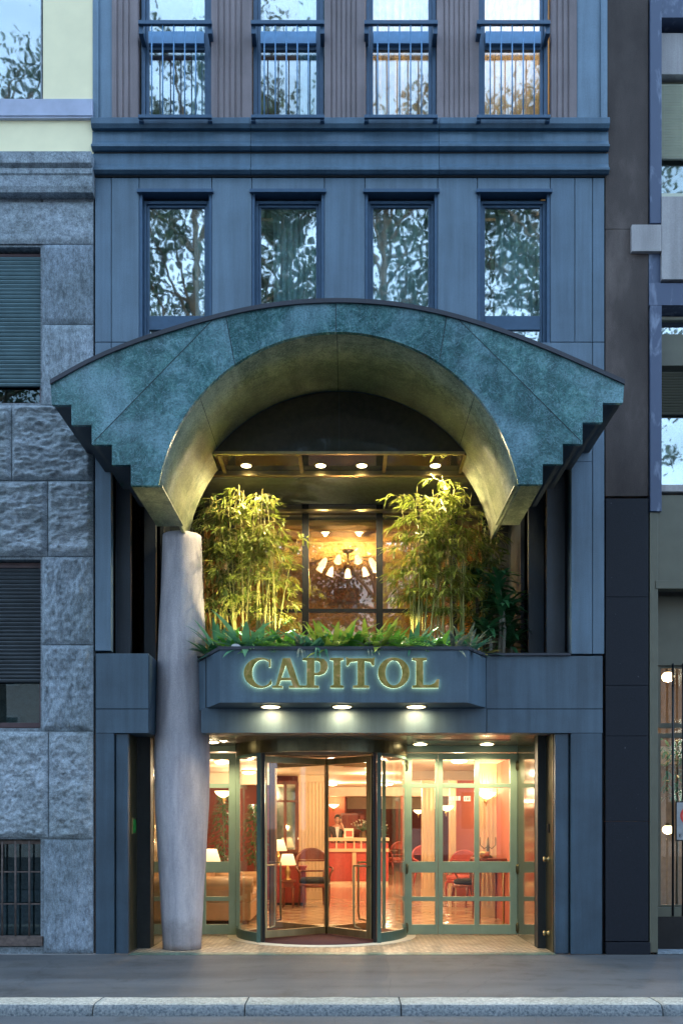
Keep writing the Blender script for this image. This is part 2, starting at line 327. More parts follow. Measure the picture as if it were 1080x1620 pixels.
# ------------------------------------------------------------ mesh helpers
class MB:
    def __init__(s): s.v = []; s.f = []; s.mi = []; s.cur = 0; s.smooth = []; s.sm = False
    def add(s, vs, fs):
        o = len(s.v); s.v += [tuple(p) for p in vs]
        for f in fs: s.f.append(tuple(i+o for i in f)); s.mi.append(s.cur); s.smooth.append(s.sm)
        return s
    def box(s, x0, x1, y0, y1, z0, z1):
        if x0 > x1: x0, x1 = x1, x0
        if y0 > y1: y0, y1 = y1, y0
        if z0 > z1: z0, z1 = z1, z0
        return s.add([(x0,y0,z0),(x1,y0,z0),(x1,y1,z0),(x0,y1,z0),(x0,y0,z1),(x1,y0,z1),(x1,y1,z1),(x0,y1,z1)],
                     [(0,3,2,1),(4,5,6,7),(0,1,5,4),(1,2,6,5),(2,3,7,6),(3,0,4,7)])
    def prism(s, loops, fn, d0, d1):
        """loops: list of closed 2D loops (first outer, then holes); fn(u,v,d)->xyz"""
        if isinstance(loops[0][0], (int, float)): loops = [loops]
        flat = [p for lp in loops for p in lp]; n = len(flat)
        tri = tessellate_polygon([[Vector((p[0], p[1], 0)) for p in lp] for lp in loops])
        vs = [fn(p[0], p[1], d0) for p in flat]+[fn(p[0], p[1], d1) for p in flat]
        fs = []
        for t in tri:
            a, b_, c = [flat[i] for i in t]
            ar = (b_[0]-a[0])*(c[1]-a[1])-(c[0]-a[0])*(b_[1]-a[1])
            t = tuple(t) if ar > 0 else tuple(reversed(t))
            fs.append(t); fs.append(tuple(i+n for i in reversed(t)))
        o = 0
        for lp in loops:
            k = len(lp)
            for i in range(k):
                j = (i+1) % k; fs.append((o+i, o+i+n, o+j+n, o+j))
            o += k
        return s.add(vs, fs)
    def xz(s, loops, y0, y1): return s.prism(loops, lambda u, v, d: (u, d, v), y0, y1)
    def xy(s, loops, z0, z1): return s.prism(loops, lambda u, v, d: (u, v, d), z0, z1)
    def yz(s, loops, x0, x1): return s.prism(loops, lambda u, v, d: (d, u, v), x0, x1)
    def tube(s, pts, r, n=8, cap=True):
        pts = [Vector(p) for p in pts]; rs = r if isinstance(r, (list, tuple)) else [r]*len(pts); vs = []; up = None
        for i, p in enumerate(pts):
            d = (pts[min(i+1, len(pts)-1)]-pts[max(i-1, 0)])
            d = d.normalized() if d.length > 1e-9 else Vector((0, 0, 1))
            if up is None: up = Vector((1, 0, 0)) if abs(d.x) < .9 else Vector((0, 1, 0))
            a = d.cross(up)
            if a.length < 1e-6: a = d.orthogonal()
            a.normalize(); b_ = d.cross(a); up = -b_ if False else a.cross(d)
            for k in range(n):
                t = 2*math.pi*k/n; vs.append(p+a*(rs[i]*math.cos(t))+b_*(rs[i]*math.sin(t)))
        fs = [(i*n+k, i*n+(k+1) % n, (i+1)*n+(k+1) % n, (i+1)*n+k) for i in range(len(pts)-1) for k in range(n)]
        if cap: fs += [tuple(reversed(range(n))), tuple(range((len(pts)-1)*n, len(pts)*n))]
        o = s.sm; s.sm = True; s.add(vs, fs); s.sm = o; return s
    def lathe(s, prof, c=(0, 0, 0), n=24, axis='z'):
        vs = []; m_ = len(prof)
        for r, z in prof:
            for k in range(n):
                t = 2*math.pi*k/n; a, b_ = r*math.cos(t), r*math.sin(t)
                vs.append((c[0]+a, c[1]+b_, c[2]+z) if axis == 'z' else (c[0]+a, c[1]+z, c[2]+b_))
        fs = [(i*n+k, i*n+(k+1) % n, (i+1)*n+(k+1) % n, (i+1)*n+k) for i in range(m_-1) for k in range(n)]
        fs += [tuple(reversed(range(n))), tuple(range((m_-1)*n, m_*n))]
        o = s.sm; s.sm = True; s.add(vs, fs); s.sm = o; return s
    def ball(s, c, r, n=14, m_=9):
        r = r if isinstance(r, (tuple, list)) else (r, r, r)
        vs = []; 
        for i in range(m_+1):
            a = math.pi*i/m_; a = min(max(a, .02), math.pi-.02)
            for k in range(n):
                t = 2*math.pi*k/n; vs.append((c[0]+r[0]*math.sin(a)*math.cos(t), c[1]+r[1]*math.sin(a)*math.sin(t), c[2]-r[2]*math.cos(a)))
        fs = [(i*n+k, i*n+(k+1) % n, (i+1)*n+(k+1) % n, (i+1)*n+k) for i in range(m_) for k in range(n)]
        fs += [tuple(reversed(range(n))), tuple(range(m_*n, (m_+1)*n))]
        o = s.sm; s.sm = True; s.add(vs, fs); s.sm = o; return s
    def frame(s, x0, x1, z0, z1, y0, y1, wd, wt=None, wb=None):
        wt = wt or wd; wb = wb or wd
        s.box(x0, x0+wd, y0, y1, z0, z1); s.box(x1-wd, x1, y0, y1, z0, z1)
        s.box(x0+wd, x1-wd, y0, y1, z1-wt, z1); s.box(x0+wd, x1-wd, y0, y1, z0, z0+wb); return s
    def build(s, name, mat, parent=None, bevel=0):
        mats = mat if isinstance(mat, (list, tuple)) else [mat]
        off = Vector((0, 0, 0)); p = parent
        while p is not None: off += p.location; p = p.parent
        me = bpy.data.meshes.new(name); o = bpy.data.objects.new(name, me)
        if parent is None:
            xs = [v[0] for v in s.v]; ys = [v[1] for v in s.v]; zs = [v[2] for v in s.v]
            c = Vector(((min(xs)+max(xs))/2, (min(ys)+max(ys))/2, min(zs)))
            o.location = c; off = c
        me.from_pydata([(v[0]-off.x, v[1]-off.y, v[2]-off.z) for v in s.v], [], s.f)
        for mt in mats: me.materials.append(mt)
        me.polygons.foreach_set('material_index', s.mi); me.polygons.foreach_set('use_smooth', s.smooth)
        me.update()
        bm = bmesh.new(); bm.from_mesh(me); bmesh.ops.recalc_face_normals(bm, faces=bm.faces) if len(s.f) < 20000 else None; bm.to_mesh(me); bm.free()
        col.objects.link(o)
        if parent is not None: o.parent = parent
        if bevel:
            md = o.modifiers.new('bevel', 'BEVEL'); md.width = bevel; md.segments = 2; md.limit_method = 'ANGLE'
        return o
def build_each(s, name, mat, parent=None, bevel=0):
    par = list(range(len(s.v)))
    def find(i):
        while par[i] != i: par[i] = par[par[i]]; i = par[i]
        return i
    for f in s.f:
        a = find(f[0])
        for k in f[1:]: par[find(k)] = a
    groups = {}
    for n_, f in enumerate(s.f): groups.setdefault(find(f[0]), []).append(n_)
    out = []
    for ids in groups.values():
        mp_ = {}; t = MB()
        for n_ in ids:
            for k in s.f[n_]:
                if k not in mp_: mp_[k] = len(t.v); t.v.append(s.v[k])
            t.f.append(tuple(mp_[k] for k in s.f[n_])); t.mi.append(s.mi[n_]); t.smooth.append(s.smooth[n_])
        out.append(t.build(name, mat, parent, bevel))
    return out
MB.each = build_each
def B(*a): return MB().box(*a)
def empty(name, loc=(0, 0, 0), rz=0, parent=None):
    o = bpy.data.objects.new(name, None); col.objects.link(o); o.location = loc; o.rotation_euler = (0, 0, rz); o.empty_display_size = .1
    if parent: o.parent = parent
    return o
def tag(o, label=None, cat=None, group=None, kind=None):
    if label: o['label'] = label
    if cat: o['category'] = cat
    if group: o['group'] = group
    if kind: o['kind'] = kind
    return o
def kids(o): return [c for c in bpy.data.objects if c.parent == o]
def copy_tree(o, parent=None):
    c = o.copy(); col.objects.link(c); c.parent = parent
    for ch in kids(o): copy_tree(ch, c)
    return c
def lamp(kind, name, loc, energy, color=(1, .72, .42), size=.05, parent=None, target=None, angle=80, blend=.6):
    size = min(size, .018) if kind != 'AREA' else size
    d = bpy.data.lights.new(name, kind); d.energy = energy*LAMP; d.color = color
    if kind == 'AREA': d.shape = 'DISK'; d.size = size
    else: d.shadow_soft_size = size
    if kind == 'SPOT': d.spot_size = R(angle); d.spot_blend = blend
    o = bpy.data.objects.new(name, d); col.objects.link(o)
    off = Vector((0, 0, 0)); p = parent
    while p is not None: off += p.location; p = p.parent
    o.location = Vector(loc)-off
    if target is not None: o.rotation_euler = (Vector(target)-Vector(loc)).to_track_quat('-Z', 'Y').to_euler()
    if parent: o.parent = parent
    return o

# ============================================================ ground, road, pavement, kerb
tag(B(-300, 300, -300, 300, -.5, -.2).build('ground', M['ground']), kind='structure')
tag(B(-60, 60, -11.6, -3.2, -.196, -.075).build('road', M['road']), kind='structure')
tag(B(-60, 60, -40, -11.6, -.196, -.05).build('far_pavement', M['asphalt']), kind='structure')
pv = MB(); pv.box(-60, 60, -2.74, -.02, -.15, -.002); tag(pv.build('pavement', M['asphalt']), kind='structure')
tag(B(-60, 60, -2.74, -1.75, -.1, .001).build('pavement_strip', M['asphalt2']), kind='structure')
kb = MB(); js = [-40, -3.85-2.4*2, -3.85-2.35, X(-75, -2.9), X(157, -2.9), X(391, -2.9), X(632, -2.9), X(1035, -2.9), X(1280, -2.9), X(1500, -2.9), 40]
for a, c in zip(js, js[1:]):
    g = .005; n_ = max(2, int((c-a)/.06)); rows = [(-2.745, -.15), (-2.745, .0), (-2.80, .004), (-2.9, .002), (-3.0, .003), (-3.075, -.002), (-3.105, -.03), (-3.125, -.09), (-3.13, -.16)]
    if c-a > 8: n_ = 20
    vs = []
    for i in range(n_+1):
        x = a+g+(c-a-2*g)*i/n_
        for j, (yy, zz) in enumerate(rows):
            d = noise.noise(Vector((x*5, yy*9, zz*12)))*.004; e = .012*(1 if 0 < i < n_ else -.3)
            vs.append((x, yy-(d*2 if j > 4 else 0), zz+(d if 0 < j < 6 else 0)))
    m_ = len(rows)
    for i in range(n_):
        for j in range(m_-1):
            kb.cur = 0 if j < 5 else 1
            kb.add([], []); o0 = len(kb.v)
            kb.f.append((o0+i*m_+j, o0+(i+1)*m_+j, o0+(i+1)*m_+j+1, o0+i*m_+j+1)); kb.mi.append(kb.cur); kb.smooth.append(j > 1)
    o0 = len(kb.v); kb.v += vs
    kb.f.append(tuple(o0+j for j in range(m_))); kb.mi.append(1); kb.smooth.append(False)
    kb.f.append(tuple(o0+n_*m_+j for j in reversed(range(m_)))); kb.mi.append(1); kb.smooth.append(False)
tag(kb.build('kerb', [M['kerb'], M['kerbface']]), kind='structure')

# ============================================================ HOTEL
hotel = empty('hotel_building', (0, 0, 0))
tag(hotel, 'tall narrow blue slate hotel with arched green marble canopy over a lit entrance', 'hotel')
g = .004
xs_ = [150, 176, 220, 335, 398, 513, 577, 692, 755, 870, 909, 937, 956]
solid = [0, 1, 3, 5, 7, 9, 10, 11]
wl = MB()
for i in solid:
    a, c = X(xs_[i])+g, X(xs_[i+1])-g
    wl.box(a, c, 0, .1, Z(541)+g, Z(281))
for i in (2, 4, 6, 8):      # over the windows
    wl.box(X(xs_[i])+g, X(xs_[i+1])-g, 0, .1, Z(304), Z(281))
# band below windows, cut by the arch and the terrace opening
AC = ((535-548)*(11-1.32)/1485, 4.73); AR = 1.876
def arch_loop(c, r, a0, a1, n=40): return [(c[0]+r*math.cos(a0+(a1-a0)*i/n), c[1]+r*math.sin(a0+(a1-a0)*i/n)) for i in range(n+1)]
zb = 5.78; ang = math.asin((zb-AC[1])/(AR+.01))
lp = [(X(176)+g, Z(541)-g), (X(176)+g, zb)]+list(reversed(arch_loop(AC, AR+.01, ang, math.pi-ang)))+[(X(937)-g, zb), (X(937)-g, Z(541)-g)]
wl.xz(lp, 0, .1)
for (a, c, z0) in ((150, 176, Z(1030)), (937, 956, Z(1035))): wl.box(X(a)+g, X(c)-g, 0, .1, z0+g, Z(541)-g)
wl.box(X(903)+g, X(937)-g, 0, .1, Z(1035)+g, zb-g)
wl.box(X(956)-g-.1, X(956)-g, .1, .6, Z(1035), 12.2); wl.box(X(150)+g, X(150)+.08, .1, .6, Z(1030), 12.2)
wl.build('wall', M['slate'], hotel, .003)
B(X(150)+.02, X(176), .101, .2, Z(1030), 12.2).box(X(903)+.02, X(956)-.11, .101, .2, Z(1035), zb).box(X(870)+.03, X(956)-.11, .101, .2, zb, 12.2).each('wall_backing', M['backing'], hotel)
bk = MB()
for a, c in ((176, 220), (335, 398), (513, 577), (692, 755)): bk.box(X(a)-.01, X(c)-.02, .101, .6, Z(735), 12.2)
bk.box(X(150), X(956), .101, .6, Z(300), Z(200)); bk.box(X(150), X(956), .6, .7, 5.9, 12.2)
bk.each('inner_wall', M['room'], hotel)
# upper ribbed piers
for k, (a, c) in enumerate(((177, 218), (334, 398), (513, 578), (691, 757), (872, 912))):
    rb = MB(); x0, x1 = X(a), X(c); z0, z1 = Z(192), 12.2
    n_ = max(2, round((x1-x0)/.095)); prof = []
    edge = .07 if (c-a) > 50 else .05
    rb_pts = [(x0, .12), (x0, .0), (x0+edge, .0)]
    xx = x0+edge; k2 = max(2, round((x1-x0-2*edge)/.062)); st = (x1-x0-2*edge)/k2
    for i in range(k2):
        rb_pts += [(xx+.003, .0), (xx+.008, .013), (xx+st*.34, .013), (xx+st*.42, .0)]
        xx += st
    rb_pts += [(x1-edge, .0), (x1, .0), (x1, .12)]
    rb.xy([rb_pts], z0, z1); rb.build('ribbed_pier', M['ribbed'], hotel)
sm = MB()
for a, c in ((150, 176.5), (912.5, 956)): sm.box(X(a)+g, X(c), .015, .1, Z(192), 12.2)
sm.box(X(147), X(156), -.01, .012, Z(192), 12.2); sm.box(X(950), X(960), -.01, .012, Z(192), 12.2)
sm.each('smooth_pier', M['slate_light'], hotel)
# cornice: two ledges, concave band between
def cornice_profile(z0):   # list (y, z)
    return [(.1, z0), (-.02, z0), (-.055, z0+.03), (-.055, z0+.055), (-.02, z0+.075), (0, z0+.12), (.012, z0+.2), (.012, z0+.29), (.1, z0+.29)]
cn = MB(); segs = [146, 397, 694, 962]
for a, c in zip(segs, segs[1:]):
    for zt, zb2 in ((Z(208), Z(240)), (Z(243), Z(277))):
        h = zt-zb2
        pr = [(.1, zb2), (-.03, zb2), (-.07, zb2+.02), (-.07, zb2+.045), (-.035, zb2+.07), (-.012, zb2+.12), (-.005, zt), (.1, zt)]
        cn.yz([pr], X(a)+.003, X(c)-.003)
    cn.yz([[(.2, Z(207)), (-.05, Z(207)), (-.075, Z(202)), (-.075, Z(193)), (-.06, Z(191)), (.2, Z(190))]], X(a)+.003, X(c)-.003)
cn.build('cornice', M['cornice'], hotel)
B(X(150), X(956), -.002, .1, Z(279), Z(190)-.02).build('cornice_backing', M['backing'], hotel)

# windows
CURT = []
def sash(name, x0, x1, z0, z1, y, wd, rail_z=None, lights=(), fm=M['steel'], gm=M['win']):
    """frame object with panes as sub-parts"""
    f = MB(); f.frame(x0, x1, z0, z1, y-.03, y+.05, wd*.55); f.frame(x0+wd*.55+.002, x1-wd*.55-.002, z0+wd*.55, z1-wd*.55, y-.005, y+.04, wd*.45)
    for a, c in lights: f.box(x0+wd, x1-wd, y-.012, y+.035, a, c)
    o = f.build(name, fm, hotel, .002)
    zz = [z0+wd*.9]+[v for a, c in lights for v in (a+.002, c-.002)]+[z1-wd*.9]
    for i in range(0, len(zz), 2):
        B(x0+wd*.9, x1-wd*.9, y+.012, y+.02, zz[i], zz[i+1]).build('pane', gm, o)
    return o
def curtain(x0, x1, z0, z1, y, mat, label, seed, gather=.035, folds=9):
    r_ = random.Random(seed); n_ = 90; vs = []; fs = []; ph = r_.random()*6
    for j in range(9):
        t = j/8; z = z0+(z1-z0)*t
        for i in range(n_+1):
            u = i/n_; x = x0+(x1-x0)*u
            yy = y+gather*(math.sin(u*folds*6.28+ph+.6*math.sin(u*9+seed))+.4*math.sin(u*folds*13+seed))*(1-.25*t)
            vs.append((x+.01*math.sin(t*3+seed+u*5), yy, z))
    for j in range(8):
        for i in range(n_): fs.append((j*(n_+1)+i, j*(n_+1)+i+1, (j+1)*(n_+1)+i+1, (j+1)*(n_+1)+i))
    mb = MB(); mb.sm = True; mb.add(vs, fs)
    tag(mb.build('curtain', mat), label, 'curtain', 'curtains behind the upper windows')
names = ['leftmost', 'second', 'third', 'rightmost']
wx = [(220, 335), (398, 513), (577, 692), (755, 870)]
for k, (a, c) in enumerate(wx):
    # lintel hood
    MB().box(X(a)-.02, X(c)+.02, -.035, .1, Z(306), Z(301)).box(X(a)+.0, X(a)+.035, .01, .12, Z(600), Z(306)).box(X(c)-.035, X(c), .01, .12, Z(600), Z(306)).build('window_surround', M['steel'], hotel)
    zb_ = Z(585)
    sash('window', X(a)+.037, X(c)-.037, zb_, Z(311), .10, .062, lights=[(Z(515), Z(493))])
    # upper floor: tall window with blue spandrel panel
    o = sash('window', X(a)+.012, X(c)-.012, Z(190), 12.2, .10, .085, lights=[(Z(68), Z(41))])
    B(X(a)+.1, X(c)-.1, .05, .085, Z(62), Z(43)).build('spandrel', M['steel2'], o)
    # guard rail
    yr = -.13; x0, x1 = X(a-1, yr), X(c, yr); rl = MB()
    rl.box(x0, x1, yr-.02, yr+.02, Z(39, yr), Z(33, yr)); bt_ = MB().box(x0, x1, yr-.015, yr+.015, Z(187, yr), Z(182, yr))
    for xx in (x0, x1-.05): rl.box(xx, xx+.05, yr+.015, .08, Z(41, yr)-.07, Z(39, yr)); bt_.box(xx, xx+.05, yr+.01, .08, Z(190, yr), Z(185, yr))
    r_ = rl.build('guard_rail', M['steel'], hotel, .002); bt_.build('bottom_rail', M['steel'], r_, .002)
    for i in range(5 if k else 5):
        px = a+20+i*17.4; MB().tube([(X(px, yr), yr, Z(183, yr)), (X(px, yr), yr, Z(38, yr))], .0085, 6).build('baluster', M['steel2'], r_)
# curtains and rooms
curtain(X(300), X(335), Z(590), Z(312), .32, M['curt'], 'narrow strip of teal curtain in the leftmost window under the cornice', 1, folds=3)
curtain(X(430), X(513), Z(590), Z(312), .32, M['curt'], 'pale teal curtain in the second window from left under the cornice', 2)
curtain(X(577), X(692), Z(590), Z(312), .32, M['curt'], 'pale teal curtain in the third window from left under the cornice', 3)
curtain(X(790), X(870), Z(590), Z(312), .32, M['curt'], 'teal curtain drawn over half the rightmost window under the cornice', 4, folds=6)
curtain(X(297), X(335), Z(190), 12.1, .32, M['curt'], 'teal curtain at the right edge of the leftmost railed window', 5, folds=3)
curtain(X(470), X(513), Z(190), 12.1, .32, M['curt'], 'teal curtain on the right side of the second railed window', 6, folds=4)
curtain(X(577), X(692), Z(190), 12.1, .32, M['curtw'], 'cream curtain warmly lit from inside in the third railed window', 7)
curtain(X(755), X(870), Z(190), 12.1, .32, M['curtw'], 'golden lamp lit curtain in the rightmost railed window', 8)
rm = MB()
rm.box(X(150), X(956), 3.5, 3.6, 5.95, 12.2); rm.box(X(150), X(956), .7, 3.5, 8.95, 9.05); rm.box(X(150), X(956), .7, 3.5, 12.2, 12.3); rm.box(X(150), X(956), .7, 3.5, 5.85, 5.95)
rm.box(X(150), X(150)+.05, .7, 3.5, 5.95, 12.2); rm.box(X(956)-.05, X(956), .7, 3.5, 5.95, 12.2)
rm.each('room_shell', M['room'], hotel)
# re-cut: the backing behind the windows must be open
for o in kids(hotel):
    if o.name.startswith('inner_wall'): bpy.data.objects.remove(o)
bk = MB()
for a, c in ((150, 220), (335, 398), (513, 577), (692, 755), (870, 956)): bk.box(X(a)+.09, X(c)-.1 if c > 950 else X(c)-.005, .152, .7, 5.95, 12.2)
bk.box(X(225), X(865), .201, .7, Z(300)+.12, Z(190)-.03); bk.box(X(225), X(865), .201, .7, 5.95, Z(600))
bk.each('inner_wall', M['room'], hotel)
for k, (px, py, e, c_) in enumerate(((640, 120, 9, (1, .6, .25)), (815, 60, 22, (1, .55, .2)))):
    t = empty('ceiling_lamp', (X(px), 1.6, 11.95)); tag(t, ['small dim room lamp behind the third railed window', 'brighter room lamp behind the rightmost railed window'][k], 'lamp')
    MB().lathe([(.05, .2), (.13, .12), (.16, 0), (.14, -.04), (.0, -.06)], (X(px), 1.6, 11.95)).build('lamp_bowl', M['bulb'], t)
    lamp('POINT', 'lamp_light', (X(px), 1.4, 11.2), e*2.6, c_, .12, t)

# ------------------------------------------------------------ canopy
YF = -1.32
top = [(80, 602), (140, 569), (200, 543), (265, 520.5), (335, 500), (400, 485), (465, 476), (533, 473), (600, 476), (665, 485), (730, 500.5), (800, 523), (865, 548), (925, 574), (987, 602)]
def P(px, py): return (X(px, YF), Z(py, YF))
topl = [P(*p) for p in top]
def smooth_line(pts, n=4):
    out = []
    for i in range(len(pts)-1):
        p0, p1, p2, p3 = pts[max(i-1, 0)], pts[i], pts[i+1], pts[min(i+2, len(pts)-1)]
        for k in range(n):
            t = k/n
            out.append(tuple(.5*((2*p1[j])+(-p0[j]+p2[j])*t+(2*p0[j]-5*p1[j]+4*p2[j]-p3[j])*t*t+(-p0[j]+3*p1[j]-3*p2[j]+p3[j])*t**3) for j in (0, 1)))
    return out+[pts[-1]]
topl = smooth_line(topl)
CC = (X(535, YF), 4.73)
ac = (CC[0]+X(541)-X(541), CC[1])
zk = Z(768, YF); ak = math.asin((zk-CC[1])/AR)
def steps(ins=0.0):
    Lf = [(82, 640), (113, 640), (113, 672), (145, 672), (145, 703), (177, 703), (177, 735), (207, 735), (207, 768)]
    Rt = [(858, 766), (858, 734), (890, 734), (890, 702), (921, 702), (921, 668), (953, 668), (953, 637), (985, 637)]
    return [P(*p) for p in Lf], [P(*p) for p in Rt]
Lf, Rt = steps()
arc = arch_loop(CC, AR, math.pi-ak, ak, 56)
outer = [(p[0], p[1]-.035) for p in topl]
loop = outer[::-1]+Lf+[(arc[0][0], zk)]+arc[1:-1]+[(arc[-1][0], Rt[0][1])]+Rt
canopy = B(0, .001, -.5, -.499, 6.8, 6.801).build('canopy_core', M['backing'], hotel); bpy.data.objects.remove(canopy)
def clipped(loop_, y0_, y1_, planes, name, mat, par):
    me = bpy.data.meshes.new(name); t = MB().xz([loop_], y0_, y1_); me.from_pydata(t.v, [], t.f); bm = bmesh.new(); bm.from_mesh(me); bmesh.ops.recalc_face_normals(bm, faces=bm.faces)
    for (p, q_, sg) in planes:
        a_, c_ = Vector(p), Vector(q_); d_ = c_-a_; n_ = Vector((-d_.y, 0, d_.x)).normalized()*sg
        g_ = bm.verts[:]+bm.edges[:]+bm.faces[:]
        res = bmesh.ops.bisect_plane(bm, geom=g_, plane_co=(a_.x, 0, a_.y), plane_no=n_, clear_outer=True)
        ed_ = [e for e in res['geom_cut'] if isinstance(e, bmesh.types.BMEdge)]
        if ed_: bmesh.ops.holes_fill(bm, edges=ed_, sides=0)
    bm.to_mesh(me); bm.free(); me.materials.append(mat); o = bpy.data.objects.new(name, me); col.objects.link(o); o.parent = par; return o
s3, s2, s1_, r2, r3 = (P(336, 506), P(149, 698)), (P(357, 500), P(370, 573)), (P(531, 480), P(533, 573)), (P(706, 500), P(695, 572)), (P(727, 507), P(918, 697))
for pls_ in ([(*s3, 1)], [(*s3, -1), (*s2, 1)], [(*s2, -1), (*s1_, 1)], [(*s1_, -1), (*r2, 1)], [(*r2, -1), (*r3, 1)], [(*r3, -1)]):
    clipped(loop, YF, YF+.05, pls_, 'canopy_fascia', M['marble'], hotel)
# joints on the fascia
jt = MB()
def seam(p, q, y, w_=.007, d=.0015, mb=jt):
    a = Vector((p[0], p[1])); c = Vector((q[0], q[1])); n_ = (c-a).normalized(); n_ = Vector((-n_.y, n_.x))*w_*.5
    mb.xz([[tuple(a-n_), tuple(c-n_), tuple(c+n_), tuple(a+n_)]], y-d, y+.002)
def on_arc(px, py, r=AR+.004):
    v_ = Vector(P(px, py))-Vector(CC); v_.normalize(); return (CC[0]+v_.x*r, CC[1]+v_.y*r)
seam(P(531, 480), on_arc(531, 524), YF); seam(P(357, 500), on_arc(370, 573), YF); seam(P(336, 506), P(149, 698), YF)
seam(P(706, 500), on_arc(695, 572), YF); seam(P(727, 507), P(918, 697), YF)
jt.build('canopy_joint', M['backing'], hotel)
body = [(p[0]+(.012 if p[0] < 0 else -.012), p[1]-.04) for p in topl][::-1]
ins = .008
bl = body+[(p[0]+ins, p[1]+ins) for p in Lf]+[(CC[0]-AR-.03, zk+ins)]
arcb = arch_loop(CC, AR+.035, math.pi-ak, ak, 56)
bl = body+[(p[0]+ins, p[1]+ins) for p in Lf]+[(arcb[0][0], zk+ins+.02)]+arcb[1:-1]+[(arcb[-1][0], Rt[0][1]+ins+.02)]+[(p[0]-ins, p[1]+ins) for p in Rt]
MB().xz([bl], YF+.05, -.002).build('canopy_body', M['pilaster'], hotel)
# cap along the top
cp = MB(); n_ = len(topl)
lo = [(p[0], p[1]-.045) for p in topl]
cp.xz([topl[::-1]+lo], YF-.025, -.002); cp.build('canopy_cap', M['capstone'], hotel)
# intrados lining, running back under the recess
inn = MB(); ii = arch_loop(CC, AR, math.pi-ak, ak, 56); io = arch_loop(CC, AR+.033, math.pi-ak, ak, 56)
inn.sm = True; inn.xz([ii+io[::-1]], YF+.0502, -.012); inn.sm = False
ob = inn.build('canopy_soffit', M['marble_in'], hotel)
zs = 5.89; as_ = math.asin((zs-.02-CC[1])/AR)
for a0, a1 in ((math.pi-as_, math.pi-ak), (ak, as_)):
    i1 = arch_loop(CC, AR, a0, a1, 16); i2 = arch_loop(CC, AR+.033, a0, a1, 16)
    MB().xz([i1+i2[::-1]], -.0119, .5).build('canopy_soffit', M['marble_in'], hotel)
kl = MB(); kl.box(Lf[-1][0]+.001, arc[0][0]+.03, YF+.051, 0, zk-.002, zk+.02); kl.box(arc[-1][0]-.03, Rt[0][0]-.001, YF+.051, 0, Rt[0][1]-.002, Rt[0][1]+.02)
kl.each('canopy_keel', M['marble_in'], hotel)
# joints in the barrel: strips along y
bj = MB()
for (px, py) in ((533, 525), (315, 626), (752, 622)):
    v_ = (Vector(P(px, py))-Vector(CC)).normalized(); t_ = Vector((-v_.y, v_.x))*.003
    c_ = Vector(CC)+v_*(AR-.001); c2 = Vector(CC)+v_*(AR+.002)
    bj.xz([[tuple(c_-t_), tuple(c_+t_), tuple(c2+t_), tuple(c2-t_)]], YF+.04, -.01)
bj.build('canopy_joint', M['backing'], hotel)
# tympanum
ty = arch_loop(CC, AR-.004, as_, math.pi-as_, 40)
MB().xz([ty], .005, .06).build('tympanum', M['soffit_gloss'], hotel)
seamty = MB(); seam((CC[0], 5.93), (CC[0], 6.58), .005, .006, .001, seamty); seamty.build('tympanum_joint', M['backing'], hotel)
# terrace soffit with brass trims
xL, xR = X(318, 1.0), X(770, 1.0)
B(X(176)+.06, X(905)-.06, .06, 1.9, zs+.01, zs+.1).build('terrace_soffit', M['soffit_gloss'], hotel)
tr = MB()
tr.box(CC[0]-AR*math.cos(as_)+.02, CC[0]+AR*math.cos(as_)-.02, -.01, .03, zs-.025, zs+.005)
tr.box(-1.9, 1.8, .60, .66, zs-.05, zs+.008); tr.box(-1.9, 1.8, .78, .83, zs-.03, zs+.008)
for xx in (-.55, .46, -1.5, 1.4): tr.box(xx-.02, xx+.02, .035, .598, zs-.03, zs+.008)
tr.box(-1.9, 1.8, 1.60, 1.68, zs-.16, zs-.13); tr.box(-1.9, 1.8, 1.55, 1.6, zs-.03, zs+.008)
tr.each('soffit_trim', M['brass'], hotel)
# terrace side jambs (stepped fins)
sj = MB()
zt0, zt1 = 3.3, 5.89
MB().box(X(905)+.0, X(905)+.06, .1, .25, zt0, zt1).box(X(893, .25), X(865, .25), .25, .33, zt0, zt1).box(X(893,.25)+.001, X(893,.25)+.06, .33, .6, zt0, zt1).box(X(860, .62), X(836, .62), .62, .7, zt0, zt1).box(X(860,.62)-.001, X(860,.62)-.05, .7, 1.0, zt0, zt1).box(X(836, .62)-.05, X(836, .62)-.001, .9, 1.9, zt0, zt1).each('terrace_jamb', M['pilaster'], hotel)
MB().box(X(176)-.06, X(176)+.0, .1, .25, zt0, zt1).box(X(178, .25), X(206, .25), .25, .33, zt0, zt1).box(X(178,.25)-.06, X(178,.25)-.001, .33, .6, zt0, zt1).box(X(228, .62), X(246, .62), .62, .7, zt0, zt1).box(X(246, .62)+.001, X(246, .62)+.05, .9, 1.9, zt0, zt1).box(X(246,.62), X(290,.62), 1.3, 1.36, zt0, zt1).each('terrace_jamb', M['pilaster'], hotel)
MB().box(X(150)+.1, X(956)-.12, 1.95, 2.0, 3.0, 5.89).box(0,0,0,0,0,0)
MB().xy([[(X(176)-.05, .68), (-2.26, .68), (-2.26, .9), (-1.58, .9), (-1.58, .32), (X(905)+.06, .32), (X(905)+.06, 1.95), (X(176)-.05, 1.95)]], 3.0, 3.12).build('terrace_floor', M['pilaster'], hotel)
# outer jamb backs
MB().box(X(176)-.05, -1.95, 1.78, 1.9, 3.12, zs).box(1.85, X(905)+.05, 1.78, 1.9, 3.12, zs).each('terrace_back_wall', M['blackmatt'], hotel)
B(X(176)-.16, X(176)-.062, .1, 2.2, 3.12, zs).box(X(905)+.062, X(905)+.16, .1, 2.2, 3.12, zs).each('terrace_side_wall', M['blackmatt'], hotel)
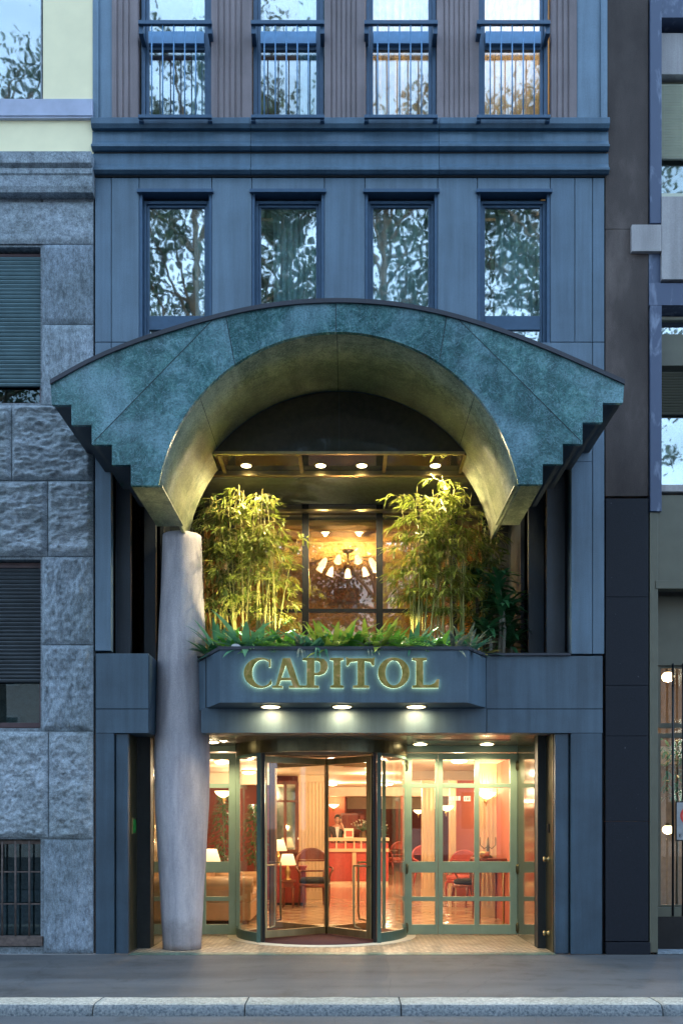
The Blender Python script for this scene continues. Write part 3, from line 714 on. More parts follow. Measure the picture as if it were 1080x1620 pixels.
# terrace glazing
YG = 1.72; gz = MB()
for px in (483, 600): gz.box(X(px, YG)-.045, X(px, YG)+.045, YG-.04, YG+.05, 3.12, zs)
for xx in (-1.55, 1.45): gz.box(xx-.045, xx+.045, YG-.04, YG+.05, 3.12, zs)
gz.box(-1.95, 1.85, YG-.03, YG+.04, Z(969, YG), Z(964, YG)); gz.box(-1.95, 1.85, YG-.03, YG+.04, Z(800, YG), Z(795, YG)); gz.box(-1.95, 1.85, YG-.03, YG+.04, 3.12, 3.2)
gf = gz.build('terrace_glazing', M['black'], hotel)
xsn = [-1.95, -1.55, X(483, YG), X(600, YG), 1.45, 1.85]
for a, c in zip(xsn, xsn[1:]): B(a+.03, c-.03, YG, YG+.008, 3.2, zs-.02).build('pane', M['terr'], gf)
# upper room
ur = MB(); ur.box(-3, 3, 6.2, 6.3, 3, 5.7); ur.box(-2.95, -2.9, 1.95, 6.2, 3, 5.6); ur.box(2.9, 2.95, 1.95, 6.2, 3, 5.6); ur.each('upper_room_wall', M['amber'], hotel)
B(-2.9, 2.9, 1.80, 6.2, 5.6, 5.68).build('upper_room_ceiling', M['amber'], hotel)
B(-2.9, 2.9, 1.95, 6.2, 2.95, 3.0).build('upper_room_floor', M['wood'], hotel)
# chandelier
cx, cy, cz = .02, 2.95, 5.6
ch = empty('chandelier', (cx, cy, cz)); tag(ch, 'brass ceiling chandelier with a ring of glowing tulip glass shades', 'chandelier')
MB().lathe([(.0, 0), (.09, -.002), (.075, -.03), (.015, -.045), (.012, -.15), (.03, -.16), (.03, -.19), (.0, -.2)], (cx, cy, cz)).build('stem', M['bronze'], ch)
for i in range(9):
    t = 2*math.pi*(i+.25)/9; dx, dy = math.cos(t), math.sin(t); rr = .37
    p0 = Vector((cx, cy, cz-.17)); p3 = Vector((cx+dx*rr, cy+dy*rr, cz-.17)); pm = Vector((cx+dx*rr*.5, cy+dy*rr*.5, cz-.12))
    a = MB().tube([p0, pm, p3], .006, 6).build('arm', M['bronze'], ch)
    d = Vector((dx*.6, dy*.6, -1)).normalized(); sh = MB(); pts = [p3+d*k for k in (0, .03, .07, .11, .135)]
    sh.tube(pts, [.015, .034, .042, .047, .056], 12).build('glass_shade', M['bulb'], a)
lamp('POINT', 'chandelier_light', (cx, cy, cz-.34), 62, (1, .62, .25), .2, ch)

# downlights
def downlight(x, y, z, label, energy, grp, r=.075, angle=120, col_=(1, .8, .45)):
    t = empty('downlight', (x, y, z)); tag(t, label, 'downlight', grp)
    MB().lathe([(r*1.25, 0), (r*1.25, -.008), (r, -.012), (r, 0)], (x, y, z), 20).build('trim_ring', M['brass'], t)
    MB().lathe([(r*.98, -.004), (r*.98, -.014), (r*.6, -.022), (.002, -.025)], (x, y, z), 20).build('lens', M['spot'], t)
    if angle == 0: lamp('AREA', 'downlight_beam', (x, y, z-.03), energy, col_, r*1.9, t)
    else: lamp('SPOT', 'downlight_beam', (x, y, z-.04), energy, col_, .05, t, (x, y, z-2), angle, .5)
nm = ['leftmost', 'second from left', 'third from left', 'rightmost']
for k, x in enumerate((-1.22, -.315, .185, 1.08)): downlight(x, .42, zs+.01, f'{nm[k]} glowing spotlight in the front row under the arch', 80, 'spotlights under the arch', .06, 168)
for k, x in enumerate((-1.2, -.31, .2, 1.12)): downlight(x, 1.31, zs+.01, f'{nm[k]} glowing spotlight in the back row next to the terrace window', 40, 'spotlights under the arch', .055, 160)

# ------------------------------------------------------------ slab band, sign box
YB = -.47; zr = Z(1028, YB); zbx = Z(1112, YB)
bx = MB()
fl = [(X(348, YB), YB), (X(740, YB), YB), (X(768), 0), (X(768), .06), (X(330,.34), .06), (X(313, .34), .34), (X(313, .34), .30)]
fl = [(X(348, YB), YB), (X(740, YB), YB), (X(768), -.001), (X(768), .3), (-1.5, .3), (-1.5, .34), (X(313, .34), .34)]
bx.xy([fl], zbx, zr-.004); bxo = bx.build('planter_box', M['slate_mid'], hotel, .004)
rim = MB()
def off_loop(d): return [(X(348, YB)-d*.6, YB-d), (X(740, YB)+d*.6, YB-d), (X(768)+d, -.001), (X(768)-.12, .12), (X(740, YB)-.06, YB+.09), (X(348, YB)+.06, YB+.09), (X(313, .34)+.12, .34), (X(313, .34)-d, .34)]
rim.xy([off_loop(.015)], zr-.002, Z(1023, YB)); rim.build('planter_rim', M['capstone'], hotel)
B(-1.45, 1.3, YB+.1, .25, zr-.003, zr+.012).box(-1.75, -1.45, -.0, .3, zr-.003, zr+.01).box(-1.56, 2.3, .31, 1.66, zr-.12, zr-.02).build('planter_soil', M['soil'], hotel)
zs1, zs2 = Z(1122), Z(1160)
bd = MB()
bd.box(X(768)+g, X(953), 0, .3, zs1+g, Z(1038)); bd.box(X(770), X(953), 0, .3, zs2, zs1-g)
bd.box(X(318), X(770)-2*g, 0, .3, zs2, zs1+.01)
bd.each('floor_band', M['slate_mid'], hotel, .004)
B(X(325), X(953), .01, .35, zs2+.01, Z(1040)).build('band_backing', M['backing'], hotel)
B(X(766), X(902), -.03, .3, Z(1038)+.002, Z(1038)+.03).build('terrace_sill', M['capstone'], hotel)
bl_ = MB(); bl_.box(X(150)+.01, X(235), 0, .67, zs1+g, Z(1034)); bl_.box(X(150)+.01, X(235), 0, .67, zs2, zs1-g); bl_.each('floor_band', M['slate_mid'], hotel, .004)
B(X(236), X(236)+.004, 0, 0.66, zs2+.02, Z(1036)).build('band_return', M['slate_dark'], hotel)
# soffits
MB().xy([[(X(150), .68), (-2.26, .68), (-2.26, .9), (-1.58, .9), (-1.58, .32), (X(953), .32), (X(953), 12), (X(150), 12)]], 2.66, 2.76).build('slab', M['backing'], hotel)
B(X(320), X(872), .3, 1.9, 2.60, 2.655).box(-2.75, X(320)-.01, .7, 1.9, 2.60, 2.655).each('entrance_soffit', M['sofwarm'], hotel)
B(X(655, 1.3), X(800, 1.3), .95, 1.32, 2.592, 2.6).build('soffit_panel', M['soffit_gloss'], hotel)
for k, px in enumerate((428, 541, 658)):
    downlight(X(px, -.17), -.17, zbx, ['left round lamp under the sign box below the letter C', 'middle round lamp under the sign box below the letter I', 'right round lamp under the sign box below the letter L'][k], 6, 'round lamps under the sign box', .105, 0, (1, .74, .36))
for k, (px) in enumerate((664, 769)):
    downlight(X(px, 1.55), 1.5, 2.6, ['left bright lamp in the soffit above the double door', 'right bright lamp in the soffit above the double door'][k], 40, 'lamps over the double door', .09, 150)
downlight(-1.75, 1.2, 2.6, 'lamp in the soffit behind the stone column', 40, None, .09, 150)

# sign letters
def C_():
    o_ = [(135+83*math.cos(t), 146-76*math.sin(t)) for t in [R(a) for a in range(50, 321, 9)]]
    i_ = [(146+51*math.cos(t), 146-65*math.sin(t)) for t in [R(a) for a in range(316, 45, -9)]]
    return [[(188, 78), (186, 117), (178, 117)]+i_[::-1][0:0]+[(172, 100)]+i_[::-1]+[(188, 176), (190, 196)]+o_[::-1]]
def ell(cx, cy, rx, ry, n=36): return [(cx+rx*math.cos(2*math.pi*i/n), cy-ry*math.sin(2*math.pi*i/n)) for i in range(n)]
Cl = [(187, 76), (187, 117), (177, 117)]
Cl += [(146+52*math.cos(R(a)), 146-66*math.sin(R(a))) for a in range(52, 312, 9)]
Cl += [(187, 180), (191, 192)]+[(135+83*math.cos(R(a)), 146-76*math.sin(R(a))) for a in range(312, 52, -9)]+[(176, 84)]
letters = {
 'C': [Cl],
 'A': [[(247, 72), (284, 72), (330, 208), (351, 210), (351, 221), (278, 221), (278, 211), (297, 209), (288, 184), (236, 184), (228, 209), (246, 211), (246, 221), (194, 221), (194, 211), (212, 208)], [(241, 170), (284, 170), (262, 108)]],
 'P': [[(346, 71), (425, 71), (452, 77), (468, 93), (472, 112), (468, 133), (454, 150), (430, 159), (405, 158), (405, 208), (427, 210), (427, 221), (349, 221), (349, 210), (367, 208), (367, 86), (346, 83)], [(405, 86), (405, 146), (420, 146), (432, 138), (436, 114), (432, 94), (420, 86)]],
 'I': [[(483, 71), (550, 71), (550, 83), (535, 86), (535, 207), (551, 210), (551, 221), (484, 221), (484, 210), (500, 207), (500, 86), (483, 83)]],
 'T': [[(563, 66), (575, 73), (694, 73), (706, 66), (703, 110), (693, 110), (684, 92), (655, 88), (655, 207), (678, 210), (678, 221), (597, 221), (597, 210), (620, 207), (620, 88), (586, 92), (574, 110), (565, 110)]],
 'O': [ell(801, 146, 79, 77), ell(801, 146, 42, 63)],
 'L': [[(893, 71), (966, 71), (966, 83), (948, 86), (948, 206), (985, 206), (1006, 196), (1016, 178), (1028, 178), (1024, 221), (893, 221), (893, 210), (912, 207), (912, 86), (893, 83)]]}
sign = empty('hotel_sign', (0, YB, 2.95)); tag(sign, 'gold letters CAPITOL with pale green backlight on the slate planter box', 'sign')
def lx(u): return X(370+u/3.176, YB)
def lz(v): return Z(1020+v/3.176, YB)
for k_, loops in letters.items():
    L2 = [[(lx(u), lz(v)) for u, v in lp] for lp in loops]
    o = MB().xz(L2, YB-.06, YB-.036).build('letter', M['letter'], sign, .003)
    # backlight tray: same outline shrunk slightly towards the letter centre line
    cxx = sum(p[0] for p in L2[0])/len(L2[0]); czz = sum(p[1] for p in L2[0])/len(L2[0])
    MB().xz(L2, YB-.0355, YB-.032).build('backlight', M['halo'], o)

# ------------------------------------------------------------ ground floor piers and reveals
pr = MB(); pr.box(X(903), X(952), 0, .12, 0, zs2-g); pr.box(X(879), X(900), .04, .12, 0, zs2-g); pr.box(X(900), X(903), .09, .12, 0, zs2-g)
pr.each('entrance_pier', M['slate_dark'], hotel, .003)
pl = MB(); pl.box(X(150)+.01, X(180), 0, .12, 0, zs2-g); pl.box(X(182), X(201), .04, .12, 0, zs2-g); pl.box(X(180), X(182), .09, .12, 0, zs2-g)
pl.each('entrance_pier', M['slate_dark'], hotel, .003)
B(X(878), X(878)+.012, .121, .52, 0, zs2).box(X(879, .02), X(879, .02)+.02, .121, .5, 0, zs2).each('door_reveal', M['bronze'], hotel)
B(X(201)-.012, X(201), .121, .52, 0, zs2).each('door_reveal', M['bronze'], hotel)
B(2.345, 2.46, .52, .70, 0, 2.62).build('shutter_guide', M['blackmatt'], hotel); B(-2.58, -2.405, .52, .70, 0, 2.62).build('shutter_guide', M['blackmatt'], hotel)
M['wallgloss'] = plain('glossy_bronze_panel', (.1, .09, .05), .1, .35, 3, .1, 0)
B(2.34, 2.40, .701, 1.95, 0, 2.6).build('side_panel', M['wallgloss'], hotel); B(-2.46, -2.40, .701, 1.95, 0, 2.6).build('side_panel', M['wallgloss'], hotel)
B(X(952), X(956), .05, .3, 0, zs2).build('pier_edge', M['backing'], hotel)
# little knobs and key plate in the right reveal
for zz in (Z(1360, .3), Z(1477, .3)):
    t = MB(); t.lathe([(.0, 0), (.03, 0), (.032, .01), (.02, .02), (.02, .04), (.03, .05), (.03, .07), (.0, .075)], (0, 0, 0), 14)
    vs = [(2.443-v[2], v[0]+.32, v[1]+zz) for v in t.v]; t.v = vs; t.build('lock_knob', M['brass'], hotel)
B(2.425, 2.444, .3, .36, Z(1318, .3), Z(1304, .3)).build('intercom', M['black'], hotel, .003)
pt = empty('notice_plate', (X(201)+.004, .33, 1.3)); tag(pt, 'small green rectangular plate in the dark left reveal', 'plate')
B(X(201)+.001, X(201)+.008, .25, .42, Z(1320, .3), Z(1294, .3)).build('plate_frame', M['brass'], pt); B(X(201)+.009, X(201)+.012, .27, .41, Z(1318, .3), Z(1297, .3)).build('plate_face', M['greenplate'], pt)

# entrance floor
ef = MB(); ef.box(X(205), X(878), .0, 2.1, -.1, .0); tag(ef.build('entrance_floor', M['mosaic']), kind='structure')
tag(MB().box(X(205), X(878), -.06, .13, -.1, .004).build('threshold', M['marble_low']), kind='structure')

# ------------------------------------------------------------ column
XC, YC = X(288, .5), .5
zc = 4.93
def col_r(t):   # t = height fraction
    pts = [(0, .232), (.12, .262), (.25, .30), (.36, .332), (.47, .338), (.6, .318), (.75, .285), (.9, .25), (1, .235)]
    for (a, ra), (c, rc) in zip(pts, pts[1:]):
        if t <= c: u = (t-a)/(c-a); u = u*u*(3-2*u)*.35+u*.65; return ra+(rc-ra)*u
    return pts[-1][1]
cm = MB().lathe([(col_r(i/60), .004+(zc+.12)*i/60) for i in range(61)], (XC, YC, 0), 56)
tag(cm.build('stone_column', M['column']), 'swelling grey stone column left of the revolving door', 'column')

# ------------------------------------------------------------ revolving door
DX, DY, DR = X(509, 1.9), 1.9, 1.15
def curved(mb, r0, r1, a0, a1, z0, z1, n=16):
    L1 = [(DX+r1*math.cos(a0+(a1-a0)*i/n), DY+r1*math.sin(a0+(a1-a0)*i/n)) for i in range(n+1)]
    L0 = [(DX+r0*math.cos(a0+(a1-a0)*i/n), DY+r0*math.sin(a0+(a1-a0)*i/n)) for i in range(n, -1, -1)]
    mb.sm = False; mb.xy([L1+L0], z0, z1)
ZT = 2.47
rd = MB()
curved(rd, DR-.03, DR+.02, math.pi, 2*math.pi, ZT-.03, 2.6, 40); curved(rd, DR-.03, DR+.02, 0, math.pi, ZT-.03, 2.6, 40)
aL, aR = R(270-43), R(270+41)
rdo = rd.build('revolving_door', M['bronze'], hotel)
for nm_, (a0, a1) in (('l', (R(178), aL)), ('r', (aR, R(362)))):
    f = MB(); curved(f, DR-.025, DR+.015, a0, a1, .0, .13, 14); curved(f, DR-.02, DR+.01, a0, a1, ZT-.07, ZT-.031, 14)
    f.each('drum_rail', M['greenframe_dark'], rdo)
    f = MB(); curved(f, DR-.006, DR, a0, a1, .13, ZT-.07, 14); f.build('curved_pane', M['win_low'], rdo)
for a_ in (aL, aR):
    c, s = math.cos(a_), math.sin(a_); x, y = DX+DR*c, DY+DR*s
    MB().box(x-.026, x+.026, y-.05, y+.05, .0, ZT-.03).build('door_post', M['greenframe_dark'], rdo)
    xx = x+(.055 if c < 0 else -.055); MB().box(xx-.02, xx+.02, y-.03, y+.06, .0, ZT-.03).build('door_post', M['black'], rdo)
for a_ in (R(180), R(0), R(140), R(40)):
    x, y = DX+DR*math.cos(a_), DY+DR*math.sin(a_); MB().box(x-.026, x+.026, y-.04, y+.04, 0, ZT-.03).build('door_post', M['greenframe'], rdo)
MB().tube([(X(516.5, 1.9), DY, 0.01), (X(516.5, 1.9), DY, ZT)], .012, 10).build('shaft', M['bronze'], rdo)
MB().lathe([(DR-.03, 0), (DR-.03, .03), (0, .03)], (DX, DY, ZT-.03), 40).build('drum_ceiling', M['sofwarm'], rdo)
HX = X(516.5, 1.9)
def wing(ex, ey, hside):
    d_ = Vector((ex-HX, ey-DY)); r1 = d_.length; d_.normalize(); c, s = d_.x, d_.y; n_ = (-s, c)
    def slab(mb, r0, r1, z0, z1, th):
        mb.xy([[(HX+c*r0-n_[0]*th, DY+s*r0-n_[1]*th), (HX+c*r1-n_[0]*th, DY+s*r1-n_[1]*th), (HX+c*r1+n_[0]*th, DY+s*r1+n_[1]*th), (HX+c*r0+n_[0]*th, DY+s*r0+n_[1]*th)]], z0, z1)
    f = MB(); r0 = .02
    slab(f, r0, r0+.012, .03, ZT-.05, .012); slab(f, r1-.095, r1, .03, ZT-.05, .022); slab(f, r0+.012, r1-.095, .03, .125, .022); slab(f, r0+.012, r1-.095, ZT-.135, ZT-.05, .022)
    o = f.build('door_wing', M['brass'], rdo, .003)
    g_ = MB(); slab(g_, r1+.002, r1+.03, .03, ZT-.05, .012); g_.build('seal', M['black'], o)
    p_ = MB(); slab(p_, r0+.012, r1-.09, .12, ZT-.13, .004); p_.build('pane', M['win_low'], o)
    h = MB(); rh = r1-.27; k = hside
    q = lambda r_, z_, k_: (HX+c*r_+n_[0]*k_*k, DY+s*r_+n_[1]*k_*k, z_)
    h.tube([q(r1-.03, .98, .02), q(r1-.03, .98, .07), q(rh, .98, .08), q(rh, .94, .08), q(rh, .26, .08), q(rh+.01, .17, .07), q(rh+.1, .15, .04)], .014, 8)
    h.build('push_handle', M['brass'], o)
wing(-1.13, 1.28, -1); wing(.335, 1.22, -1); wing(-1.09, 2.6, 1); wing(.42, 2.55, 1)
MB().lathe([(0, 0), (DR+.14, 0), (DR+.14, .008), (0, .008)], (DX, DY, .0), 64).build('door_floor_ring', M['cream'], rdo)
MB().lathe([(0, 0), (DR-.02, 0), (DR-.02, .01), (0, .01)], (DX, DY, .004), 64).build('entrance_mat', M['redmat'], rdo)

# ------------------------------------------------------------ glazed door screen at y=1.9
YD = 1.9
rows = [(1463, 1480.5), (1419, 1426), (1363.5, 1381), (1240, 1247), (1190, 1202)]
def dZ(p): return Z(p, YD)
def leaf(name, x0, x1, cols, parent_, th=.025):
    """cols: glass columns (px0,px1)"""
    f = MB(); edges = [x0]+[e for c_ in cols for e in c_]+[x1]
    for i in range(0, len(edges), 2): f.box(X(edges[i], YD), X(edges[i+1], YD), YD-th, YD+th, .01 if i in (0, len(edges)-2) else dZ(1463), dZ(1192))
    for (a, c) in cols:
        for (t_, b_) in rows: f.box(X(a, YD), X(c, YD), YD-th+.002, YD+th-.002, max(dZ(b_), .011), dZ(t_) if t_ > 1192 else dZ(1192))
    if len(cols) > 1: f.box(X(cols[0][1], YD), X(cols[1][0], YD), YD-th+.001, YD+th-.001, .011, dZ(1463))
    o = f.build(name, M['greenframe'], parent_, .003)
    for (a, c) in cols:
        zz = [(1202, 1240), (1247, 1363.5), (1381, 1419), (1426, 1463)]
        for t_, b_ in zz: B(X(a, YD)-.005, X(c, YD)+.005, YD-.003, YD+.003, dZ(b_)-.005, dZ(t_)+.005).build('pane', M['win_low'], o)
    return o
l1 = leaf('door_leaf', 642, 692, [(651, 688)], hotel)
l2 = leaf('door_leaf', 692.6, 818, [(700, 750), (757.6, 806)], hotel)
l3 = leaf('side_light', 270, 373, [(282, 320), (326, 362)], hotel)
fr = MB(); fr.box(X(636.5, YD), X(641.5, YD), YD-.05, YD+.05, 0, 2.6); fr.box(X(818.6, YD), 2.34, YD-.05, YD+.05, 0, 2.6); fr.box(X(641.5, YD), X(818.6, YD), YD-.05, YD+.05, dZ(1191), 2.6)
fr.box(-2.4, X(373, YD), YD-.05, YD+.05, dZ(1190), 2.6)
fr.build('door_frame', M['greenframe'], hotel, .003)
def hinge(px, py, par):
    x = X(px, YD)
    t = MB(); t.tube([(x, YD-.045, Z(py, YD)-.07), (x, YD-.045, Z(py, YD)+.07)], .012, 8); t.box(x-.02, x+.02, YD-.04, YD-.026, Z(py, YD)-.05, Z(py, YD)+.05)
    t.build('hinge', M['bronze'], par)
for py in (1212, 1375, 1468): hinge(643, py, l1); hinge(817, py, l2)
B(X(707, YD), X(746, YD), YD+.028, YD+.09, Z(1247, YD), Z(1241.5, YD)).build('door_closer', M['black'], l2)
# lettering stickers on the glass of the door (seen from outside: white block)
st = MB(); 
for i, (a, c) in enumerate(((710, 714), (715, 719), (720, 723), (724, 728))): st.box(X(a, YD), X(c, YD), YD-.007, YD-.004, Z(1267, YD), Z(1260, YD))
st.build('glass_lettering', M['white'], l2)
B(X(733, YD), X(744, YD), YD-.007, YD-.004, Z(1268, YD), Z(1260, YD)).build('glass_sticker', M['white'], l2)
# letters IVI cut dark in sticker
iv = MB()
for seg_ in (((735.5, 1261.5), (735.5, 1266.5)), ((738, 1261.5), (739, 1266.5)), ((741, 1261.5), (739.6, 1266.5)), ((742.7, 1261.5), (742.7, 1266.5))):
    (a, b1), (c, d1) = seg_; seam((X(a, YD), Z(b1, YD)), (X(c, YD), Z(d1, YD)), YD-.0072, .006, .001, iv)
iv.build('sticker_text', M['black'], l2)

# ============================================================ LOBBY
YE = 24
tag(B(-3.2, 6, 1.95, YE, -.1, .0).build('lobby_floor', M['lobbyfloor']), kind='structure')
ZC = 2.52
B(-3.2, 6, 1.96, YE, ZC, ZC+.08).build('lobby_ceiling', M['cream'], hotel)
lw = MB(); lw.box(-3.3, -3.2, 1.95, 8.4, 0, ZC); lw.box(-3.2, -1.0, 8.3, 8.4, 0, ZC); lw.each('lobby_wall', M['deepred'], hotel)
B(2.46, 2.56, 1.96, 4.38, 0, ZC).box(2.3, 5, 9.0, 9.1, 0, ZC).each('lobby_wall', M['coral'], hotel)
B(5.9, 6, 4.5, YE, 0, ZC).box(3.5, 5.9, 9.1, 9.2, 0, ZC).each('lobby_wall', M['peach'], hotel)
B(-.1, 6, YE-.1, YE, 0, ZC).each('lobby_wall', M['deepred'], hotel)
B(-1.1, -1.0, 8.4, 15, 0, ZC).box(-1.0, -.05, 14.9, 15, 0, ZC).each('lobby_wall', M['coral'], hotel)
B(-.1, -.0, 15.0, YE-.1, 0, ZC).each('lobby_wall', M['deepred'], hotel)
# cream bulkheads
B(-1, 6, 14, 14.4, 2.28, ZC-.001).box(-3.15, -1.5, 7.2, 7.6, 2.3, ZC-.001).box(1.2, 6, 6.5, 6.8, 2.36, ZC-.001).each('ceiling_beam', M['cream'], hotel)
B(.02, 5.9, YE-.3, YE-.11, 2.1, ZC-.001).each('ceiling_beam', M['cream'], hotel)
def pillar(x0, x1, y0, y1, name='fluted_pillar'):
    p_ = MB(); n_ = max(3, round((x1-x0)/.075)); st_ = (x1-x0)/n_; pts = [(x0, y1), (x0, y0)]
    for i in range(n_): a = x0+i*st_; pts += [(a+.012, y0), (a+.018, y0+.015), (a+st_-.018, y0+.015), (a+st_-.012, y0)]
    pts += [(x1, y0), (x1, y1)]; p_.xy([pts], .16, 2.38); p_.box(x0-.01, x1+.01, y0-.01, y1, .001, .16); p_.box(x0-.02, x1+.02, y0-.02, y1, 2.38, ZC-.001)
    return p_.build(name, M['flute'], hotel)
pillar(X(473, 8), X(517, 8), 8.0, 8.6); pillar(X(668, 8.5), X(687, 8.5), 8.5, 8.8); pillar(X(712, 8.6), X(721, 8.6), 8.6, 8.95); pillar(X(757, 4.4), X(785, 4.4), 4.4, 4.75)
# mirror-fronted red cabinet door / glazed partition on the left
pt_ = MB(); y0 = 8.15; a, c = X(430, y0), X(472, y0); pt_.frame(a, c, Z(1350, y0), Z(1236, y0), y0, y0+.06, .07)
pt_.box((a+c)/2-.03, (a+c)/2+.03, y0+.01, y0+.05, Z(1345, y0), Z(1240, y0)); pt_.box(a+.06, c-.06, y0+.01, y0+.05, Z(1268, y0)-.02, Z(1268, y0)+.02)
pw = pt_.build('glazed_partition', M['wood'], hotel)
M['mirror'] = plain('mirror_glass', (.62, .6, .52), .04, 1, amt=.02, bmp=0)
B(a+.05, c-.05, y0+.03, y0+.04, Z(1347, y0), Z(1240, y0)).build('mirror_pane', M['mirror'], pw)
# ceiling grille
B(X(543, 5), X(573, 5), 5, 5.25, ZC-.01, ZC-.002).build('air_grille', M['bronze'], hotel)

# lamps in the lobby
def ceiling_light(x, y, label, e, r=.14):
    t = empty('ceiling_light', (x, y, ZC)); tag(t, label, 'ceiling light', 'glowing ceiling lights in the lobby')
    MB().lathe([(r, 0), (r, -.03), (r*.8, -.06), (0, -.075)], (x, y, ZC), 20).build('diffuser', M['bulb'], t)
    MB().lathe([(r*1.12, -.001), (r*1.12, -.02), (r, -.025)], (x, y, ZC), 20).build('rim', M['gold'], t)
    lamp('POINT', 'ceiling_light_glow', (x, y, ZC-.22), e, (1, .76, .5), .12, t)
LE = 37
for x, y, lb, e in ((-1.9, 3.4, 'ceiling light nearest the left side light over the tan sofa', 1.0), (.3, 3.6, 'ceiling light just inside the revolving door', 1.0), (1.7, 3.2, 'ceiling light just inside the double door', 1.0),
                    (-1.8, 6.3, 'ceiling light before the mirror partition', .8), (.5, 7.3, 'ceiling light halfway to the reception desk', 1.2), (3.0, 7.2, 'ceiling light above the far right chair', 1.1),
                    (.9, 11.3, 'large bright ceiling light right of the reception desk', 2.2), (-.35, 11.4, 'ceiling light above the reception desk', 1.3), (2.7, 12.5, 'ceiling light behind the cream pillar', 1.4), (1.2, 17, 'ceiling light before the deep red back wall', 1.5), (3.2, 18.5, 'ceiling light in the far right corner of the lobby', 1.2)):
    ceiling_light(x, y, lb, LE*e, .22 if e > 2 else .13)
def sconce(x, y, z, label, face='y', e=10):
    t = empty('wall_sconce', (x, y, z)); tag(t, label, 'wall lamp', 'bowl wall lamps in the lobby')
    MB().lathe([(.01, -.09), (.05, -.08), (.12, -.03), (.15, .02), (.145, .02), (.0, -.02)], (x, y, z), 20).build('glass_bowl', M['bulb'], t)
    a = MB(); q = (x, y+.16, z-.12) if face == 'y' else (x+.16, y, z-.12)
    a.tube([(x, y, z-.09), (x, y, z-.14), ((x+q[0])/2, (y+q[1])/2, z-.19), q], .01, 6); a.ball(q, .03).build('bracket', M['gold'], t)
    lamp('POINT', 'sconce_glow', (x, y, z+.1), e, (1, .62, .34), .05, t)
sconce(2.27, 4.2, Z(1256, 4.2), 'largest bowl wall lamp on the peach pillar at the right')
sconce(X(706, 8.4), 8.35, Z(1277, 8.4), 'bowl wall lamp seen above the red chairs in the middle pane')
sconce(X(662, 15), 15, Z(1283, 15), 'far bowl wall lamp against the deep red wall')
sconce(-2.1, 5, Z(1254, 5), 'wide bowl wall lamp behind the left side light next to the column')
sconce(-.35, 14.6, Z(1274, 14.6), 'wall lamp on the coral wall above the receptionist')

# table lamps
def table_lamp(x, y, z, s, label):
    t = empty('table_lamp', (x, y, z)); tag(t, label, 'table lamp', 'cream shaded table lamps')
    MB().lathe([(.07, 0), (.075, .02), (.03, .04), (.05, .12), (.055, .18), (.02, .25), (.012, .3)], (x, y, z), 16).build('lamp_base', M['gold'], t)
    sh = MB(); sh.lathe([(s, .28), (s*.62, .28+s*1.25), (s*.6, .28+s*1.25), (s*.97, .285)], (x, y, z), 24); sh.build('lamp_shade', M['shade'], t)
    lamp('POINT', 'lamp_glow', (x, y, z+.55+s), 5, (1, .6, .28), .06, t)
table_lamp(X(333, 4.6), 4.6, .62, .17, 'table lamp with bright shade just right of the stone column')
table_lamp(X(440, 6.9), 6.9, .74, .17, 'smaller table lamp on the red cabinet behind the revolving door')
table_lamp(X(456, 6.4), 6.2, .5, .16, 'larger table lamp in front of the mirror partition')
# armchair prototype (mahogany, oval back)
def armchair(name, loc, rz, seat_mat, wood, label, cat='armchair', arms=True, grp='wooden armchairs in the lobby'):
    t = empty(name, (0, 0, 0)); tag(t, label, cat, grp)
    MB().lathe([(.0, .40), (.25, .40), (.27, .43), (.27, .47), (.22, .5), (0, .51)], (0, 0, 0), 20).build('seat', seat_mat, t)
    MB().lathe([(.0, .34), (.27, .34), (.28, .37), (.27, .405), (0, .405)], (0, 0, 0), 20).build('seat_frame', wood, t)
    bk_ = MB(); pts = [(math.cos(R(a))*.27, .24+.05*math.sin(R(a)), .74+.24*math.sin(R(a))) for a in range(-30, 211, 12)]
    bk_.tube(pts, .028, 8)
    bk_.xz([[(.25*math.cos(k*.1963), .8+.17*math.sin(k*.1963)) for k in range(17)]], .25, .275); bk_.tube([(-.25, .25, .78), (.25, .25, .78)], .016, 6); bk_.tube([(-.2, .25, .6), (.2, .25, .6)], .016, 6); bk_.tube([(-.22, .22, .62), (-.2, .22, .38)], .024, 6); bk_.tube([(.22, .22, .62), (.2, .22, .38)], .024, 6)
    bk_.build('backrest', wood, t)
    for sx in (-1, 1):
        MB().tube([(sx*.22, -.18, .36), (sx*.225, -.2, .2), (sx*.21, -.21, 0)], [.03, .022, .014], 8).build('leg', wood, t)
        MB().tube([(sx*.2, .2, .36), (sx*.21, .25, .2), (sx*.22, .31, 0)], [.03, .022, .014], 8).build('leg', wood, t)
        if arms: MB().tube([(sx*.25, .23, .68), (sx*.3, .1, .67), (sx*.31, -.05, .66), (sx*.3, -.12, .63), (sx*.27, -.08, .58), (sx*.26, -.05, .5), (sx*.25, -.03, .4)], .018, 8).build('armrest', wood, t)
    t.location = loc; t.rotation_euler = (0, 0, rz); return t
M['coralwood'] = plain('red_lacquered_wood', (.4, .06, .04), .35, amt=.1, bmp=0)
armchair('armchair', (X(497, 6.4), 6.4, 0), R(12), M['velvet'], M['wood'], 'mahogany armchair with black seat seen through the revolving door').scale = (1.08, 1.08, 1.08)
armchair('armchair', (X(740, 6.6), 6.6, 0), R(-60), M['velvet'], M['wood'], 'dark armchair with black seat low behind the double door')
armchair('armchair', (X(675, 12), 12, 0), R(20), M['velvet'], M['coralwood'], 'red lacquered armchair under the cream pillar in the narrow left leaf')
armchair('armchair', (X(706, 10.5), 8.0, 0), R(-25), M['redfab'], M['coralwood'], 'red upholstered armchair below the middle wall lamp')
armchair('armchair', (X(626, 18), 18, 0), R(200), M['redfab'], M['coralwood'], 'far red armchair next to the flower table')
